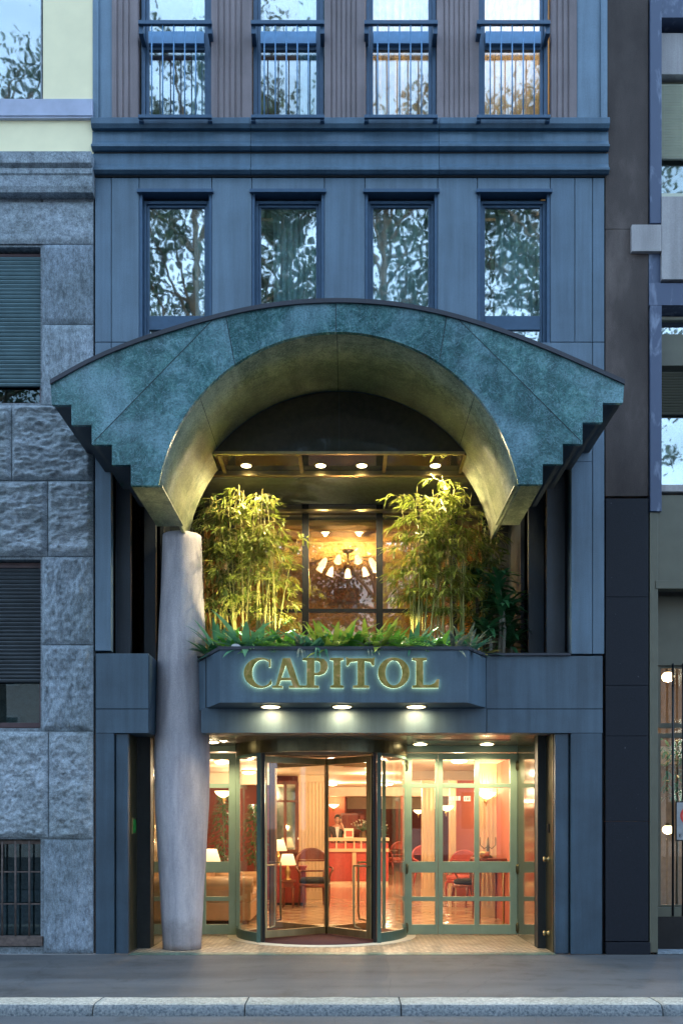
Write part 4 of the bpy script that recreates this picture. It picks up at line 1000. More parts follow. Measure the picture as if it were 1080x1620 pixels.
# sofa
sf = empty('sofa', (-2.1, 3.9, 0)); tag(sf, 'tan leather sofa with rolled arm behind the left side light', 'sofa')
x0, x1, y0, y1 = -2.45, -1.45, 3.25, 5.0
MB().box(x0+.1, x1, y0, y1, .06, .34).build('base', M['leather'], sf, .02)
MB().box(x0+.3, x1+.01, y0+.22, (y0+y1)/2-.01, .345, .48).build('cushion', M['leather'], sf, .04); MB().box(x0+.3, x1+.01, (y0+y1)/2+.01, y1-.22, .345, .48).build('cushion', M['leather'], sf, .04)
for yy in (y0+.1, y1-.1):
    a = MB(); a.box(x0+.1, x1+.0, yy-.1, yy+.1, .345, .55); a.tube([(x0+.12, yy, .6), (x1+.02, yy, .6)], .125, 16); a.build('arm', M['leather'], sf, .01)
MB().box(x0, x0+.24, y0+.02, y1-.02, .3, .84).build('backrest', M['leather'], sf, .07)
for xx in (x0+.15, x1-.1):
    for yy in (y0+.08, y1-.08): B(xx-.03, xx+.03, yy-.03, yy+.03, 0, .06).build('leg', M['wood'], sf)
# side table and cabinet
def box_table(x0, x1, y0, y1, h, label, mat=M['wood'], solid=False, name='side_table', cat='table'):
    t = empty(name, ((x0+x1)/2, (y0+y1)/2, 0)); tag(t, label, cat)
    B(x0, x1, y0, y1, h-.035, h).build('top', mat, t, .004)
    if solid:
        B(x0+.02, x1-.02, y0+.02, y1-.02, .05, h-.036).build('carcass', mat, t)
        B(x0+.05, (x0+x1)/2-.01, y0+.005, y0+.019, .1, h-.08).build('door', mat, t, .003); B((x0+x1)/2+.01, x1-.05, y0+.005, y0+.019, .1, h-.08).build('door', mat, t, .003)
        B(x0+.03, x1-.03, y0+.03, y1-.03, 0, .049).build('plinth', M['black'], t)
    else:
        B(x0+.04, x1-.04, y0+.03, y1-.03, h-.12, h-.036).build('apron', mat, t)
        for xx in (x0+.04, x1-.04):
            for yy in (y0+.04, y1-.04): MB().tube([(xx, yy, h-.12), (xx, yy, h*.4), (xx, yy, 0)], [.026, .018, .012], 8).build('leg', mat, t)
    return t
box_table(X(428, 7), X(478, 7)+.1, 6.65, 7.15, .74, 'red wood cabinet carrying the small lamp behind the revolving door', M['coralwood'], True, 'cabinet', 'cabinet')
box_table(X(318, 4.6), X(350, 4.6), 4.4, 4.8, .62-.002, 'lamp table beside the tan sofa')
box_table(X(445, 6.2), X(467, 6.2), 6.0, 6.4, .5-.002, 'low table under the larger cream lamp')
box_table(2.0, 2.45, 3.35, 4.2, 1.0, 'tall dark wood console against the coral wall at the right', M['wood'], False, 'console_table')
# candelabrum on console
cdl = empty('candelabrum', (2.22, 3.75, 1.0)); tag(cdl, 'branched brass candelabrum on the dark console', 'candelabrum')
MB().lathe([(.08, 0), (.07, .02), (.02, .05), (.025, .15), (.012, .3)], (2.22, 3.75, 1.0), 14).build('stand', M['bronze'], cdl)
for k in (-1, 0, 1):
    MB().tube([(2.22, 3.75, 1.18), (2.22+k*.06, 3.75, 1.14), (2.22+k*.12, 3.75, 1.2), (2.22+k*.12, 3.75, 1.32)], .009, 6).build('arm', M['bronze'], cdl)
bw = empty('brass_bowl', (2.1, 3.5, 1.0)); tag(bw, 'small round bowl at the front of the dark console', 'bowl')
MB().lathe([(.03, 0), (.06, .01), (.09, .06), (.1, .1), (.092, .1), (.05, .03), (0, .02)], (2.12, 3.5, 1.001), 16).build('dish', M['gold'], bw)
br_ = empty('brass_stanchion', (X(796, 3), 3.0, 0)); tag(br_, 'slim polished brass post standing in front of the console', 'post')
MB().tube([(X(796, 3), 3, .02), (X(796, 3), 3, .82)], .012, 8).ball((X(796, 3), 3, .85), .03).build('pole', M['brass'], br_); MB().lathe([(.12, 0), (.12, .015), (.03, .03)], (X(796, 3), 3, 0), 20).build('base', M['brass'], br_)
# far round table with flowers
rt = empty('round_table', (X(607, 16.5), 16.5, 0)); tag(rt, 'small dark round table carrying tall flowers at the back', 'table')
MB().lathe([(0, .74), (.38, .74), (.4, .755), (.38, .77), (0, .77)], (X(607, 16.5), 16.5, 0), 24).build('top', M['wood'], rt)
MB().lathe([(.22, 0), (.2, .03), (.04, .08), (.05, .4), (.03, .739)], (X(607, 16.5), 16.5, 0), 16).build('pedestal', M['wood'], rt)

def leaf_quad(mb, base, d, up, ln, wd, droop=.3, segs=3):
    """a pointed leaf ribbon bending down"""
    p = Vector(base); d = d.normalized(); side = d.cross(up)
    if side.length < 1e-4: side = d.orthogonal()
    side.normalize(); L_, R_ = [], []; step = ln/segs
    for i in range(segs+1):
        t = i/segs; wv = wd*.5*(1-(2*t-.7)**2/1.7) if i < segs else .0
        if i == 0: wv = wd*.18
        L_.append(p+side*max(wv, .0004)); R_.append(p-side*max(wv, .0004))
        d = (d+Vector((0, 0, -droop/segs))).normalized(); p = p+d*step
    vs = L_+R_; n_ = segs+1
    mb.add(vs, [(i, i+1, n_+i+1, n_+i) for i in range(segs)])
def bouquet(x, y, z, h, wd, label, n_=26, petal=M['petal']):
    t = empty('flower_vase', (x, y, z)); tag(t, label, 'flowers'); r_ = random.Random(int(x*77+y*13))
    MB().lathe([(.05, 0), (.07, .02), (.09, h*.2), (.06, h*.36), (.075, h*.4)], (x, y, z), 16).build('vase', M['bronze'], t)
    st_ = MB(); fl_ = MB()
    for i in range(n_):
        a = r_.random()*6.28; rr = r_.random()**.5*wd; tip = Vector((x+rr*math.cos(a), y+rr*math.sin(a), z+h*(.7+.3*r_.random()))); st_.tube([(x, y, z+h*.38), tip], .005, 5)
        leaf_quad(st_, (x+rr*.4*math.cos(a), y+rr*.4*math.sin(a), z+h*.5), Vector((math.cos(a), math.sin(a), .5)), Vector((0, 0, 1)), .14, .05)
        for k in range(6):
            b_ = k*1.05; leaf_quad(fl_, tip, Vector((math.cos(b_), math.sin(b_), .5)), Vector((0, 0, 1)), .05, .035, .2, 2)
        fl_.ball(tip, .014, 6, 4)
    st_.build('foliage', M['fern2'], t); fl_.build('blossom', petal, t)
bouquet(X(607, 16.5), 16.5, .77, .85, .16, 'tall pale flowers in a vase on the far round table', 12)
bouquet(X(574, 12.9), 12.95, 1.14, .5, .3, 'wide bowl of white flowers standing on the reception desk', 34)
# reception desk
yd = 12.8; rx0, rx1 = X(517.5, yd), X(583, yd)+.5
dk = empty('reception_desk', (.1, yd, 0)); tag(dk, 'coral reception desk with two cream rails and small panels', 'desk')
B(rx0, rx1, yd, yd+.5, .08, 1.05).build('body', M['deskred'], dk)
B(rx0-.02, rx1+.02, yd-.06, yd+.56, Z(1331, yd), Z(1326, yd)).build('counter_top', M['flute'], dk, .004)
B(rx0-.01, rx1+.01, yd-.05, yd-.001, Z(1348, yd), Z(1343, yd)).build('rail', M['flute'], dk)
fr_ = MB()
for px in (518.5, 532, 546.5, 560, 571, 583): fr_.box(X(px, yd)-.02, X(px, yd)+.02, yd-.04, yd-.001, Z(1343, yd), Z(1331, yd))
fr_.build('divider', M['flute'], dk)
B(X(557, yd), X(563, yd), yd-.12, yd-.001, 0, Z(1349, yd)).build('support', M['flute'], dk)
B(rx0+.01, rx1-.01, yd+.01, yd+.49, 0, .079).build('plinth', M['cream'], dk)
# monitor / red box on the counter
mo = empty('box', (X(551, 12.9), 12.95, 1.14)); tag(mo, 'pale carton with a red bow shaped print on the reception desk', 'box')
B(X(544, 12.9), X(559, 12.9), 12.85, 13.05, Z(1326, yd)+.001, Z(1311, 12.9)).build('carton', M['cream'], mo, .004)
B(X(547, 12.9), X(557, 12.9), 12.846, 12.849, Z(1324, 12.9), Z(1315, 12.9)).build('print', M['redfab'], mo)
B(X(538, 14.85), X(563, 14.85), 14.84, 14.86, Z(1322, 14.8), Z(1290, 14.8)).box(-.0,-.0,0,0,0,0)
sh_ = empty('key_rack', (.02, 14.6, 1.2)); tag(sh_, 'dark key cabinet on the wall behind the desk', 'cabinet')
B(X(539, 14.7), X(566, 14.7), 14.75, 14.88, 1.35, Z(1287, 14.7)).build('cabinet_case', M['wood'], sh_, .004)
for k in range(4): B(X(541, 14.7)+k*.16, X(541, 14.7)+k*.16+.12, 14.735, 14.749, 1.4, Z(1290, 14.7)).build('compartment', M['deepred'], sh_)
# ---- receptionist: one continuous skinned body
def skinned(name, pts, edges, radii, mat, parent, sub=2, root=0):
    me = bpy.data.meshes.new(name); off = parent.location if parent else Vector((0, 0, 0))
    me.from_pydata([tuple(Vector(p)-off) for p in pts], edges, []); o = bpy.data.objects.new(name, me); col.objects.link(o)
    s_ = o.modifiers.new('skin', 'SKIN'); s_.use_smooth_shade = True
    for i, r_ in enumerate(radii): me.skin_vertices[0].data[i].radius = r_ if isinstance(r_, tuple) else (r_, r_)
    me.skin_vertices[0].data[root].use_root = True
    ss = o.modifiers.new('sub', 'SUBSURF'); ss.levels = sub; ss.render_levels = sub
    me.materials.append(mat); o.parent = parent; return o
px_, py_ = X(533, 13.6), 13.6
man = empty('person', (px_, py_, 0)); tag(man, 'man in dark suit and white shirt holding a phone to his ear behind the desk', 'person')
def q(x, y, z): return (px_+x, py_+y, z)
pts = [q(0, .03, .98), q(0, .03, 1.2), q(0, .02, 1.42), q(.0, 0, 1.5), q(.01, -.01, 1.56),
       q(.17, .02, 1.42), q(.27, -.05, 1.2), q(.16, -.17, 1.42), q(.1, -.12, 1.58),
       q(-.17, .02, 1.42), q(-.24, .02, 1.16), q(-.14, -.2, 1.1),
       q(.1, .03, .9), q(.11, 0, .5), q(.11, .03, .08), q(.11, -.12, .04), q(-.1, .03, .9), q(-.11, 0, .5), q(-.11, .03, .08), q(-.11, -.12, .04)]
ed = [(0, 1), (1, 2), (2, 3), (3, 4), (2, 5), (5, 6), (6, 7), (7, 8), (2, 9), (9, 10), (10, 11), (0, 12), (12, 13), (13, 14), (14, 15), (0, 16), (16, 17), (17, 18), (18, 19)]
rad = [(.15, .11), (.14, .1), (.15, .1), .055, .05, .065, .048, .038, .03, .065, .048, .035, .09, .062, .045, .035, .09, .062, .045, .035]
skinned('body', pts, ed, rad, M['skin'], man)
jk = pts[:3]+[q(.17, .02, 1.42), q(.27, -.05, 1.2), q(.18, -.16, 1.38), q(-.17, .02, 1.42), q(-.24, .02, 1.16), q(-.16, -.17, 1.11)]
skinned('jacket', jk, [(0, 1), (1, 2), (2, 3), (3, 4), (4, 5), (2, 6), (6, 7), (7, 8)], [(.17, .13), (.16, .12), (.165, .115), .08, .062, .05, .08, .062, .05], M['suit'], man)
tr_ = [q(0, .03, .98), q(.1, .03, .86), q(.11, 0, .5), q(.11, .03, .1), q(-.1, .03, .86), q(-.11, 0, .5), q(-.11, .03, .1)]
skinned('trousers', tr_, [(0, 1), (1, 2), (2, 3), (0, 4), (4, 5), (5, 6)], [(.155, .115), .1, .075, .06, .1, .075, .06], M['suit'], man)
MB().xz([[(px_-.05, 1.46), (px_+.06, 1.46), (px_+.02, 1.12), (px_-.0, 1.12)]], py_-.125, py_-.105).build('shirt', M['shirt'], man)
hd = MB(); hc = q(.01, -.02, 1.655); hd.ball(hc, (.078, .095, .115), 18, 12); hd.ball((hc[0], hc[1]-.07, hc[2]-.05), (.05, .035, .055), 12, 8)
hd.tube([(hc[0]+.0, hc[1]-.09, hc[2]+.02), (hc[0], hc[1]-.115, hc[2]-.02), (hc[0], hc[1]-.1, hc[2]-.03)], [.01, .015, .01], 8)
for s_ in (-1, 1): hd.ball((hc[0]+s_*.08, hc[1], hc[2]-.01), (.012, .02, .03), 8, 6)
hd.build('head', M['skin'], man)
hr = MB(); hr.ball((hc[0], hc[1]+.015, hc[2]+.03), (.085, .1, .105), 18, 10); hr.build('hair', M['hair'], man)
ey = MB()
for s_ in (-1, 1): ey.ball((hc[0]+s_*.03, hc[1]-.088, hc[2]+.012), (.012, .008, .007), 8, 5); ey.box(hc[0]+s_*.03-.018, hc[0]+s_*.03+.018, hc[1]-.097, hc[1]-.09, hc[2]+.028, hc[2]+.034)
ey.box(hc[0]-.02, hc[0]+.02, hc[1]-.108, hc[1]-.1, hc[2]-.056, hc[2]-.05); ey.build('eyes_and_mouth', M['hair'], man)
hn = MB(); hp = q(.1, -.1, 1.62)
hn.ball(hp, (.03, .02, .045), 10, 7)
for k in range(4): hn.tube([(hp[0]-.02, hp[1]-.01+k*.0, hp[2]-.03+k*.022), (hp[0]-.0, hp[1]-.035, hp[2]-.02+k*.022), (hp[0]+.02, hp[1]-.02, hp[2]-.02+k*.02)], .009, 6)
hn.tube([(hp[0], hp[1], hp[2]-.03), (hp[0]-.02, hp[1]-.03, hp[2]+.0), (hp[0]-.02, hp[1]-.03, hp[2]+.03)], .009, 6); hn.build('hand', M['skin'], man)
ph = MB(); ph.box(hp[0]-.024, hp[0]-.006, hp[1]-.025, hp[1]+.025, hp[2]-.05, hp[2]+.09)
tag(ph.build('telephone', M['black'], None, .004), 'dark handset held to the ear of the man in the suit', 'telephone')

# potted tree left
def potted_tree(x, y, h, label):
    t = empty('potted_tree', (x, y, 0)); tag(t, label, 'potted tree'); r_ = random.Random(5)
    MB().lathe([(.13, 0), (.17, .3), (.18, .32), (.16, .32), (.15, .28), (0, .27)], (x, y, 0), 18).build('pot', M['bronze'], t)
    MB().tube([(x, y, .27), (x+.02, y, h*.5), (x, y, h*.9)], [.02, .015, .008], 8).build('trunk', M['bark'], t)
    cr_ = MB()
    for i in range(620):
        zz = h*(.42+.58*r_.random()); rr = .27*math.sin(min(1, (zz/h-.35)/.6)*2.6+.2)*r_.random()**.5; a = r_.random()*6.28
        leaf_quad(cr_, (x+rr*math.cos(a), y+rr*math.sin(a), zz), Vector((math.cos(a), math.sin(a), r_.uniform(-.4, .3))), Vector((0, 0, 1)), r_.uniform(.06, .11), .028, .8)
    cr_.build('crown', M['darkleaf'], t)
potted_tree(X(353, 5.4), 5.4, 2.05, 'slender leafy potted tree behind the left side light')
potted_tree(X(388, 4.4), 5.9, 1.9, 'dark potted tree seen through the curved glass of the revolving door')

# ============================================================ PLANTS on the terrace
def bamboo(x, y, zb_, h, spread, n, seed, mats, label, lean=(0, 0), dens=1.0):
    t = empty('bamboo', (x, y, zb_)); tag(t, label, 'bamboo', 'bamboo clumps on the terrace'); r_ = random.Random(seed)
    cu = MB(); lf = MB()
    for i in range(n):
        a = r_.random()*6.28; rr = r_.random()**.5*spread; bx_, by_ = x+rr*math.cos(a), y+rr*.6*math.sin(a)
        hh = h*r_.uniform(.72, 1.02); dx = r_.uniform(-.2, .2)+lean[0]+(bx_-x)*.5; dy = r_.uniform(-.1, .1)+lean[1]
        path = [Vector((bx_+dx*(k/8)**1.8, by_+dy*(k/8)**1.8, zb_+hh*k/8)) for k in range(9)]
        r0 = r_.uniform(.010, .018); cu.tube(path, [r0*(1-.88*k/8) for k in range(9)], 6)
        nodes = int(7*dens*hh/2)
        for k in range(nodes):
            t_ = .3+.7*((k+r_.random())/nodes)**.85; ii = min(7, int(t_*8)); p = path[ii].lerp(path[ii+1], t_*8-ii)
            for _ in range(3):
                b_ = r_.random()*6.28; ln = r_.uniform(.1, .3)*(1.15-.4*t_); d = Vector((math.cos(b_), math.sin(b_)*.8, r_.uniform(.1, .8))).normalized()
                mid = p+d*ln*.6; tip = mid+Vector((d.x, d.y, d.z-.7)).normalized()*ln*.5
                cu.tube([p, mid, tip], .0018, 3, False)
                for (c_, m_) in ((mid, 3), (tip, 5)):
                    for _k in range(m_):
                        e = Vector((d.x+r_.uniform(-.9, .9), d.y+r_.uniform(-.9, .9), r_.uniform(-.8, .25)))
                        lf.cur = 1 if (r_.random() < .22*t_+.04) else 0
                        leaf_quad(lf, c_+Vector((r_.uniform(-.02, .02), r_.uniform(-.02, .02), r_.uniform(-.02, .02))), e, Vector((r_.uniform(-.4, .4), r_.uniform(-.4, .4), 1)), r_.uniform(.09, .17), r_.uniform(.017, .026), .5, 3)
    cu.build('culms', M['culm'], t)['kind'] = 'stuff'; lf.build('foliage', mats, t)
ZP = zr
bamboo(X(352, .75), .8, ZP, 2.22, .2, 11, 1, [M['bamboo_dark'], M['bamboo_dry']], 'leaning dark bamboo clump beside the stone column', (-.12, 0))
bamboo(X(392, .6), .6, ZP, 2.3, .18, 10, 2, [M['bamboo'], M['bamboo_dry']], 'bushy golden green bamboo in the middle of the left group')
bamboo(X(432, .55), .55, ZP, 2.12, .12, 9, 3, [M['bamboo'], M['bamboo_dry']], 'bamboo with bright bare canes next to the left window mullion', (.05, 0), .7)
bamboo(X(668, .5), .5, ZP, 2.2, .17, 10, 4, [M['bamboo'], M['bamboo']], 'bright yellow green bamboo nearest the window on the right', (.1, 0))
bamboo(X(712, .6), .6, ZP, 2.28, .18, 10, 5, [M['bamboo'], M['bamboo_dry']], 'tall bamboo in the middle of the right group', (.03, 0))
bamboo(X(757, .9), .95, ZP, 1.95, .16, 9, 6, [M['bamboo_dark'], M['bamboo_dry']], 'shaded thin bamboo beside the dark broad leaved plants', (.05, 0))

def rosette(x, y, z, n, ln, wd, mat, label, name='rosette_plant', rise=(.3, 1.3), droop=1.1, seed=0, cat='plant', grp='low plants in the planter box', tall=0):
    t = empty(name, (x, y, z)); tag(t, label, cat, grp); r_ = random.Random(seed); lf = MB()
    for i in range(n):
        a = i*2.399+r_.random()*.5; rz_ = r_.uniform(*rise); d = Vector((math.cos(a), math.sin(a), rz_))
        leaf_quad(lf, (x+.02*math.cos(a), y+.02*math.sin(a), z+tall*r_.random()), d, Vector((0, 0, 1)), ln*r_.uniform(.7, 1.1), wd*r_.uniform(.8, 1.15), droop*r_.uniform(.7, 1.3), 6)
    lf.sm = True; lf.build('leaf_mass', mat, t)
    MB().lathe([(.018, -.03), (.022, 0), (.012, .05), (.002, .07)], (x, y, z), 8).build('stem', M['culm'], t)
ZQ = zr+.01
def fernplant(x, y, z, n, ln, mat, label, seed):
    """fern: fronds with many small leaflets"""
    t = empty('fern', (x, y, z)); tag(t, label, 'fern', 'low plants in the planter box'); r_ = random.Random(seed); lf = MB(); sm_ = MB()
    for i in range(n):
        a = i*2.399+r_.random()*.6; d = Vector((math.cos(a), math.sin(a), r_.uniform(.5, 1.6))).normalized(); p = Vector((x, y, z)); path = [p.copy()]; L_ = ln*r_.uniform(.75, 1.1)
        for k in range(12): d = (d+Vector((0, 0, -.1))).normalized(); p = p+d*L_/12; path.append(p.copy())
        sm_.tube(path, .0025, 3, False); side = d.cross(Vector((0, 0, 1))).normalized()
        for k in range(2, 13):
            for s_ in (-1, 1):
                w_ = .075*math.sin(math.pi*(k/13)**.8)+.012
                leaf_quad(lf, path[k-1 if k == 12 else k], side*s_+(path[k]-path[k-1]).normalized()*.6, Vector((0, 0, 1)), w_*L_/.3, .02, .3, 2)
    lf.build('fronds', mat, t); sm_.build('rachis', mat, t)
yq = -.22
pls = [ # px, kind, n, len, width, mat, label
 (333, 'r', 14, .26, .045, 'darkleaf', 'dark blue green plant at the left tip of the planter'),
 (352, 'r', 16, .2, .02, 'greyleaf', 'thin grey striped plant beside the white stone at the left'),
 (366, 'r', 12, .25, .05, 'fern', 'small bright green plant just left of the white stone'),
 (388, 'r', 16, .42, .05, 'fern2', 'large blue green arching plant under the left bamboo'),
 (430, 'f', 22, .44, 0, 'fern', 'wide green fern above the letter C of the sign'),
 (470, 'r', 22, .24, .022, 'greyleaf', 'grey green tufted plant spilling over the rim above the letters A and P'),
 (488, 'r', 14, .3, .045, 'fern2', 'dark green plant with a red flower before the left mullion'),
 (505, 'r', 12, .26, .04, 'fern2', 'blue green plant with a leaf hanging over the rim above the letter I'),
 (528, 'r', 20, .42, .05, 'lime', 'tall lime green bromeliad in the centre of the planter'),
 (560, 'r', 16, .36, .05, 'fern', 'upright green bromeliad just right of the planter centre'),
 (590, 'r', 22, .22, .02, 'greyleaf', 'pale striped tuft above the letter T of the sign'),
 (600, 'r', 12, .36, .05, 'lime', 'yellow green plant with one tall pale leaf before the right mullion'),
 (635, 'f', 22, .42, 0, 'fern', 'wide green fern above the letter O of the sign'),
 (672, 'r', 12, .22, .045, 'fern2', 'blue green low plant above the letter L of the sign'),
 (694, 'r', 14, .3, .05, 'fern', 'bright green star shaped plant right of the sign end'),
 (718, 'r', 20, .26, .035, 'greyleaf', 'grey leaved plant near the right corner of the planter'),
 (742, 'r', 20, .26, .035, 'fern2', 'silvery blue plant at the right corner of the planter'),
 (757, 'r', 9, .2, .06, 'yellowleaf', 'drooping yellow leaved plant at the right tip of the planter')]
for k, (px, kd, n_, ln, wd, mt, lb) in enumerate(pls):
    yy = yq+rnd.uniform(-.07, .12)+(.28 if px < 345 or px > 745 else 0)+(.12 if px in (352, 742) else 0)
    if kd == 'r': rosette(X(px, yy), yy, ZQ, int(n_*1.4), ln*1.5, wd*1.6, M[mt], lb, seed=k+20, rise=(.2, 1.6), droop=.9 if mt != 'lime' else .7)
    else: fernplant(X(px, yy), yy, ZQ, n_, ln*1.15, M[mt], lb, k+40)
for k, (px, yy, n_, ln, mt, lb) in enumerate(((345, .12, 16, .38, 'fern2', 'shadowy blue green plant behind the left tip of the planter'), (410, .1, 16, .4, 'fern2', 'blue green plant at the foot of the bright bamboo canes'), (455, .1, 18, .34, 'fern', 'green plant in the second row left of the left mullion'), (510, .12, 18, .4, 'lime', 'lime green plant in the second row behind the planter centre'),
        (545, .1, 16, .36, 'fern', 'green plant in the second row right of the planter centre'), (578, .12, 16, .42, 'lime', 'tall yellowish plant in the second row near the right mullion'), (615, .1, 16, .36, 'fern', 'green plant in the second row behind the right fern'),
        (655, .1, 16, .34, 'fern2', 'blue green plant at the foot of the right bamboo'), (700, .14, 18, .36, 'fern2', 'dusky green plant behind the star shaped plant'), (735, .2, 18, .36, 'greyleaf', 'grey green plant in the second row near the right corner'))):
    rosette(X(px, yy), yy, ZQ+.03, int(n_*1.3), ln*1.35, .075, M[mt], lb, seed=k+70, rise=(.7, 2.4), droop=.8)
# spilling strands
def spill(px, mat, label, n=7, ln=.28, seed=0):
    x, y = X(px, YB+.05), YB+.05; t = MB(); r_ = random.Random(seed)
    for i in range(n): leaf_quad(t, (x+r_.uniform(-.04, .04), y+.04, ZQ+.03), Vector((r_.uniform(-.5, .5), -1, .5)), Vector((0, 0, 1)), ln*r_.uniform(.6, 1), .022, 2.6, 8)
    t.sm = True; tag(t.build('trailing_plant', mat), label, 'plant', 'leaves trailing over the planter rim')
spill(476, M['greyleaf'], 'pale leaves trailing over the rim above the letter A', 6, .3, 1); spill(503, M['fern2'], 'teal leaves trailing over the rim above the letter I', 6, .36, 2)
spill(584, M['greyleaf'], 'pale striped leaves trailing over the rim above the letter T', 8, .24, 3); spill(656, M['fern2'], 'single teal leaf hanging over the rim above the letter L', 2, .28, 4)
# stones
for px, s_, lb in ((373, .07, 'larger pale angular stone on the planter soil at the left'), (432, .05, 'small rounded pale stone under the left fern')):
    t = MB(); yy = YB+.1; t.ball((X(px, yy), yy, ZQ+s_*.3), (s_, s_*.7, s_*.8), 8, 5)
    t.v = [(v[0]+.2*s_*noise.noise(Vector(v)*19), v[1], v[2]+.3*s_*noise.noise(Vector(v)*23)) for v in t.v]; t.smooth = [False]*len(t.smooth)
    tag(t.build('stone', M['pebble']), lb, 'stone')
# dark broad plants on right
def dracaena(x, y, z, h, label, seed):
    t = empty('dracaena', (x, y, z)); tag(t, label, 'potted plant', 'dark broad leaved plants at the right'); r_ = random.Random(seed); lf = MB()
    tr_ = MB()
    for i in range(3):
        tx, ty = x+r_.uniform(-.14, .14), y+r_.uniform(-.08, .08); hh = h*(.45+.27*i); tr_.tube([(tx, ty, z), (tx+.03, ty, z+hh*.6), (tx, ty, z+hh)], [.028, .022, .016], 8)
        for k in range(30):
            a = k*2.399; zz = z+hh*(1-.25*(k/30)); leaf_quad(lf, (tx, ty, zz), Vector((math.cos(a), math.sin(a), r_.uniform(.0, 1.6))), Vector((0, 0, 1)), r_.uniform(.26, .42), .065, 1.1, 6)
    tr_.build('trunks', M['bark'], t)['kind'] = 'stuff'; lf.sm = True; lf.build('leaf_mass', M['darkleaf'], t)
dracaena(X(782, .5), .5, zr-.1, 1.25, 'taller dark broad leaved plant in the shade right of the bamboo', 3)
dracaena(X(812, .8), .75, zr-.1, .95, 'lower dark broad leaved plant beside the right fins', 4)
dracaena(X(765, 1.0), 1.0, zr-.1, 1.45, 'tallest dark broad leaved plant behind the right bamboo', 7)
# planter spotlights
def garden_spot(x, y, z, tgt, label, e, ang=75):
    t = empty('garden_spotlight', (x, y, z)); tag(t, label, 'spotlight', 'small spotlights among the planter plants')
    d = (Vector(tgt)-Vector((x, y, z))).normalized(); p = Vector((x, y, z+.12))
    MB().tube([p-d*.06, p+d*.03], .035, 14).build('housing', M['black'], t); MB().tube([(x, y, z-.02), tuple(p)], .008, 6).build('spike', M['black'], t)
    MB().tube([p+d*.031, p+d*.036], .03, 14).build('lens', M['spot'], t)
    lamp('SPOT', 'spot_beam', tuple(p+d*.05), e, (1, .82, .46), .03, t, tgt, ang, .7)
garden_spot(X(462, .15), .15, ZQ, (X(425, .6), .6, 4.9), 'garden spotlight at the foot of the left bamboo canes', 130)
garden_spot(X(628, .15), .15, ZQ, (X(690, .55), .55, 4.9), 'garden spotlight at the foot of the right bamboo', 150)
garden_spot(X(365, .2), .2, ZQ, (X(350, .9), .8, 4.9), 'garden spotlight under the leaning bamboo by the column', 50)
garden_spot(X(545, 0), .0, ZQ, (-.1, -.75, 6.6), 'garden spotlight in the planter centre aimed at the top of the arch', 120, 100)
garden_spot(X(395, 0), .0, ZQ, (-1.6, -.8, 5.7), 'garden spotlight aimed at the left side of the arch', 60, 80)
garden_spot(X(690, 0), .0, ZQ, (1.4, -.8, 5.7), 'garden spotlight aimed at the right side of the arch', 70, 80)

# ============================================================ LEFT BUILDING
lb_ = empty('granite_building', (-4.5, 0, 0)); tag(lb_, 'rough grey granite and yellow plaster building left of the hotel', 'building')
XE = X(148)-.004
def rough_block(mb, x0, x1, z0, z1, amp, sx, sz, seed, y=-.0, step=.017, poly=None):
    gp = .0045; x0 += gp; x1 -= gp; z0 += gp; z1 -= gp
    nx = max(2, int((x1-x0)/step)); nz_ = max(2, int((z1-z0)/step)); vs = []
    for j in range(nz_+1):
        for i in range(nx+1):
            u, v_ = i/nx, j/nz_; x = x0+(x1-x0)*u; z = z0+(z1-z0)*v_
            e = min(u*(x1-x0), (1-u)*(x1-x0), v_*(z1-z0), (1-v_)*(z1-z0)); ef = min(1, e/.05)
            p = Vector((x*sx+seed*3.1, seed*.7, z*sz)); n_ = noise.fractal(p, .75, 2.1, 4); n_ = n_*.6+(.35-abs(noise.noise(p*2.3)))*.7+(.3-abs(noise.noise(p*5.1+Vector((3, 1, 2)))))*.45+.15*noise.noise(p*13)
            vs.append((x, y-amp*(n_*.9+.45)*ef+.012*(1-ef), z))
    o0 = len(mb.v); n0 = nx+1
    mb.add(vs, [(j*n0+i, j*n0+i+1, (j+1)*n0+i+1, (j+1)*n0+i) for j in range(nz_) for i in range(nx)])
XW = X(-560)
def stone(name, blocks, mat, amp, sx, sz):
    for k, (a, c, t_, b_) in enumerate(blocks):
        mb = MB(); mb.sm = True; x0 = X(a) if a > -500 else XW; x1 = X(c) if c < 147 else XE
        rough_block(mb, x0, x1, Z(b_), Z(t_), amp, sx, sz, k+a*.01+t_*.01); mb.build('stone_block', mat, lb_)
# (px left, px right, py top, py bottom)
stone('a', [(-600, 148, 318, 385)], M['granite'], .02, 5, 6)
stone('b', [(66, 148, 385, 512), (66, 148, 512, 640)], M['granite_v'], .02, 8, 6)
stone('c', [(-600, 18, 640, 760), (18, 148, 640, 760), (-600, 75, 760, 880), (75, 148, 760, 880)], M['granite_h'], .075, 3, 9)
stone('d', [(66, 148, 880, 1020), (66, 148, 1020, 1157)], M['granite_v'], .06, 8, 4)
stone('e', [(-600, 76, 1157, 1326), (76, 148, 1157, 1328)], M['granite'], .05, 8, 7)
stone('f', [(68, 150, 1328, 1509)], M['granite_v'], .02, 7, 4)
B(XW, XE, .02, .9, 0, Z(330)).build('core', M['backing'], lb_) if False else None
ck = MB(); ck.box(X(63), XE, .03, 1.0, 0, 12.2)
for (t_, b_) in ((318, 388), (636, 884), (1152, 1328)): ck.box(XW, X(63), .03, .5, Z(b_), Z(t_))
ck.box(XW, X(63), .03, .5, 0, Z(1499)); ck.box(XW, X(67), .03, .5, Z(318), Z(170)); ck.box(XW, X(63), .5, .6, 0, 12.2); ck.build('core', M['granite_s'], lb_)
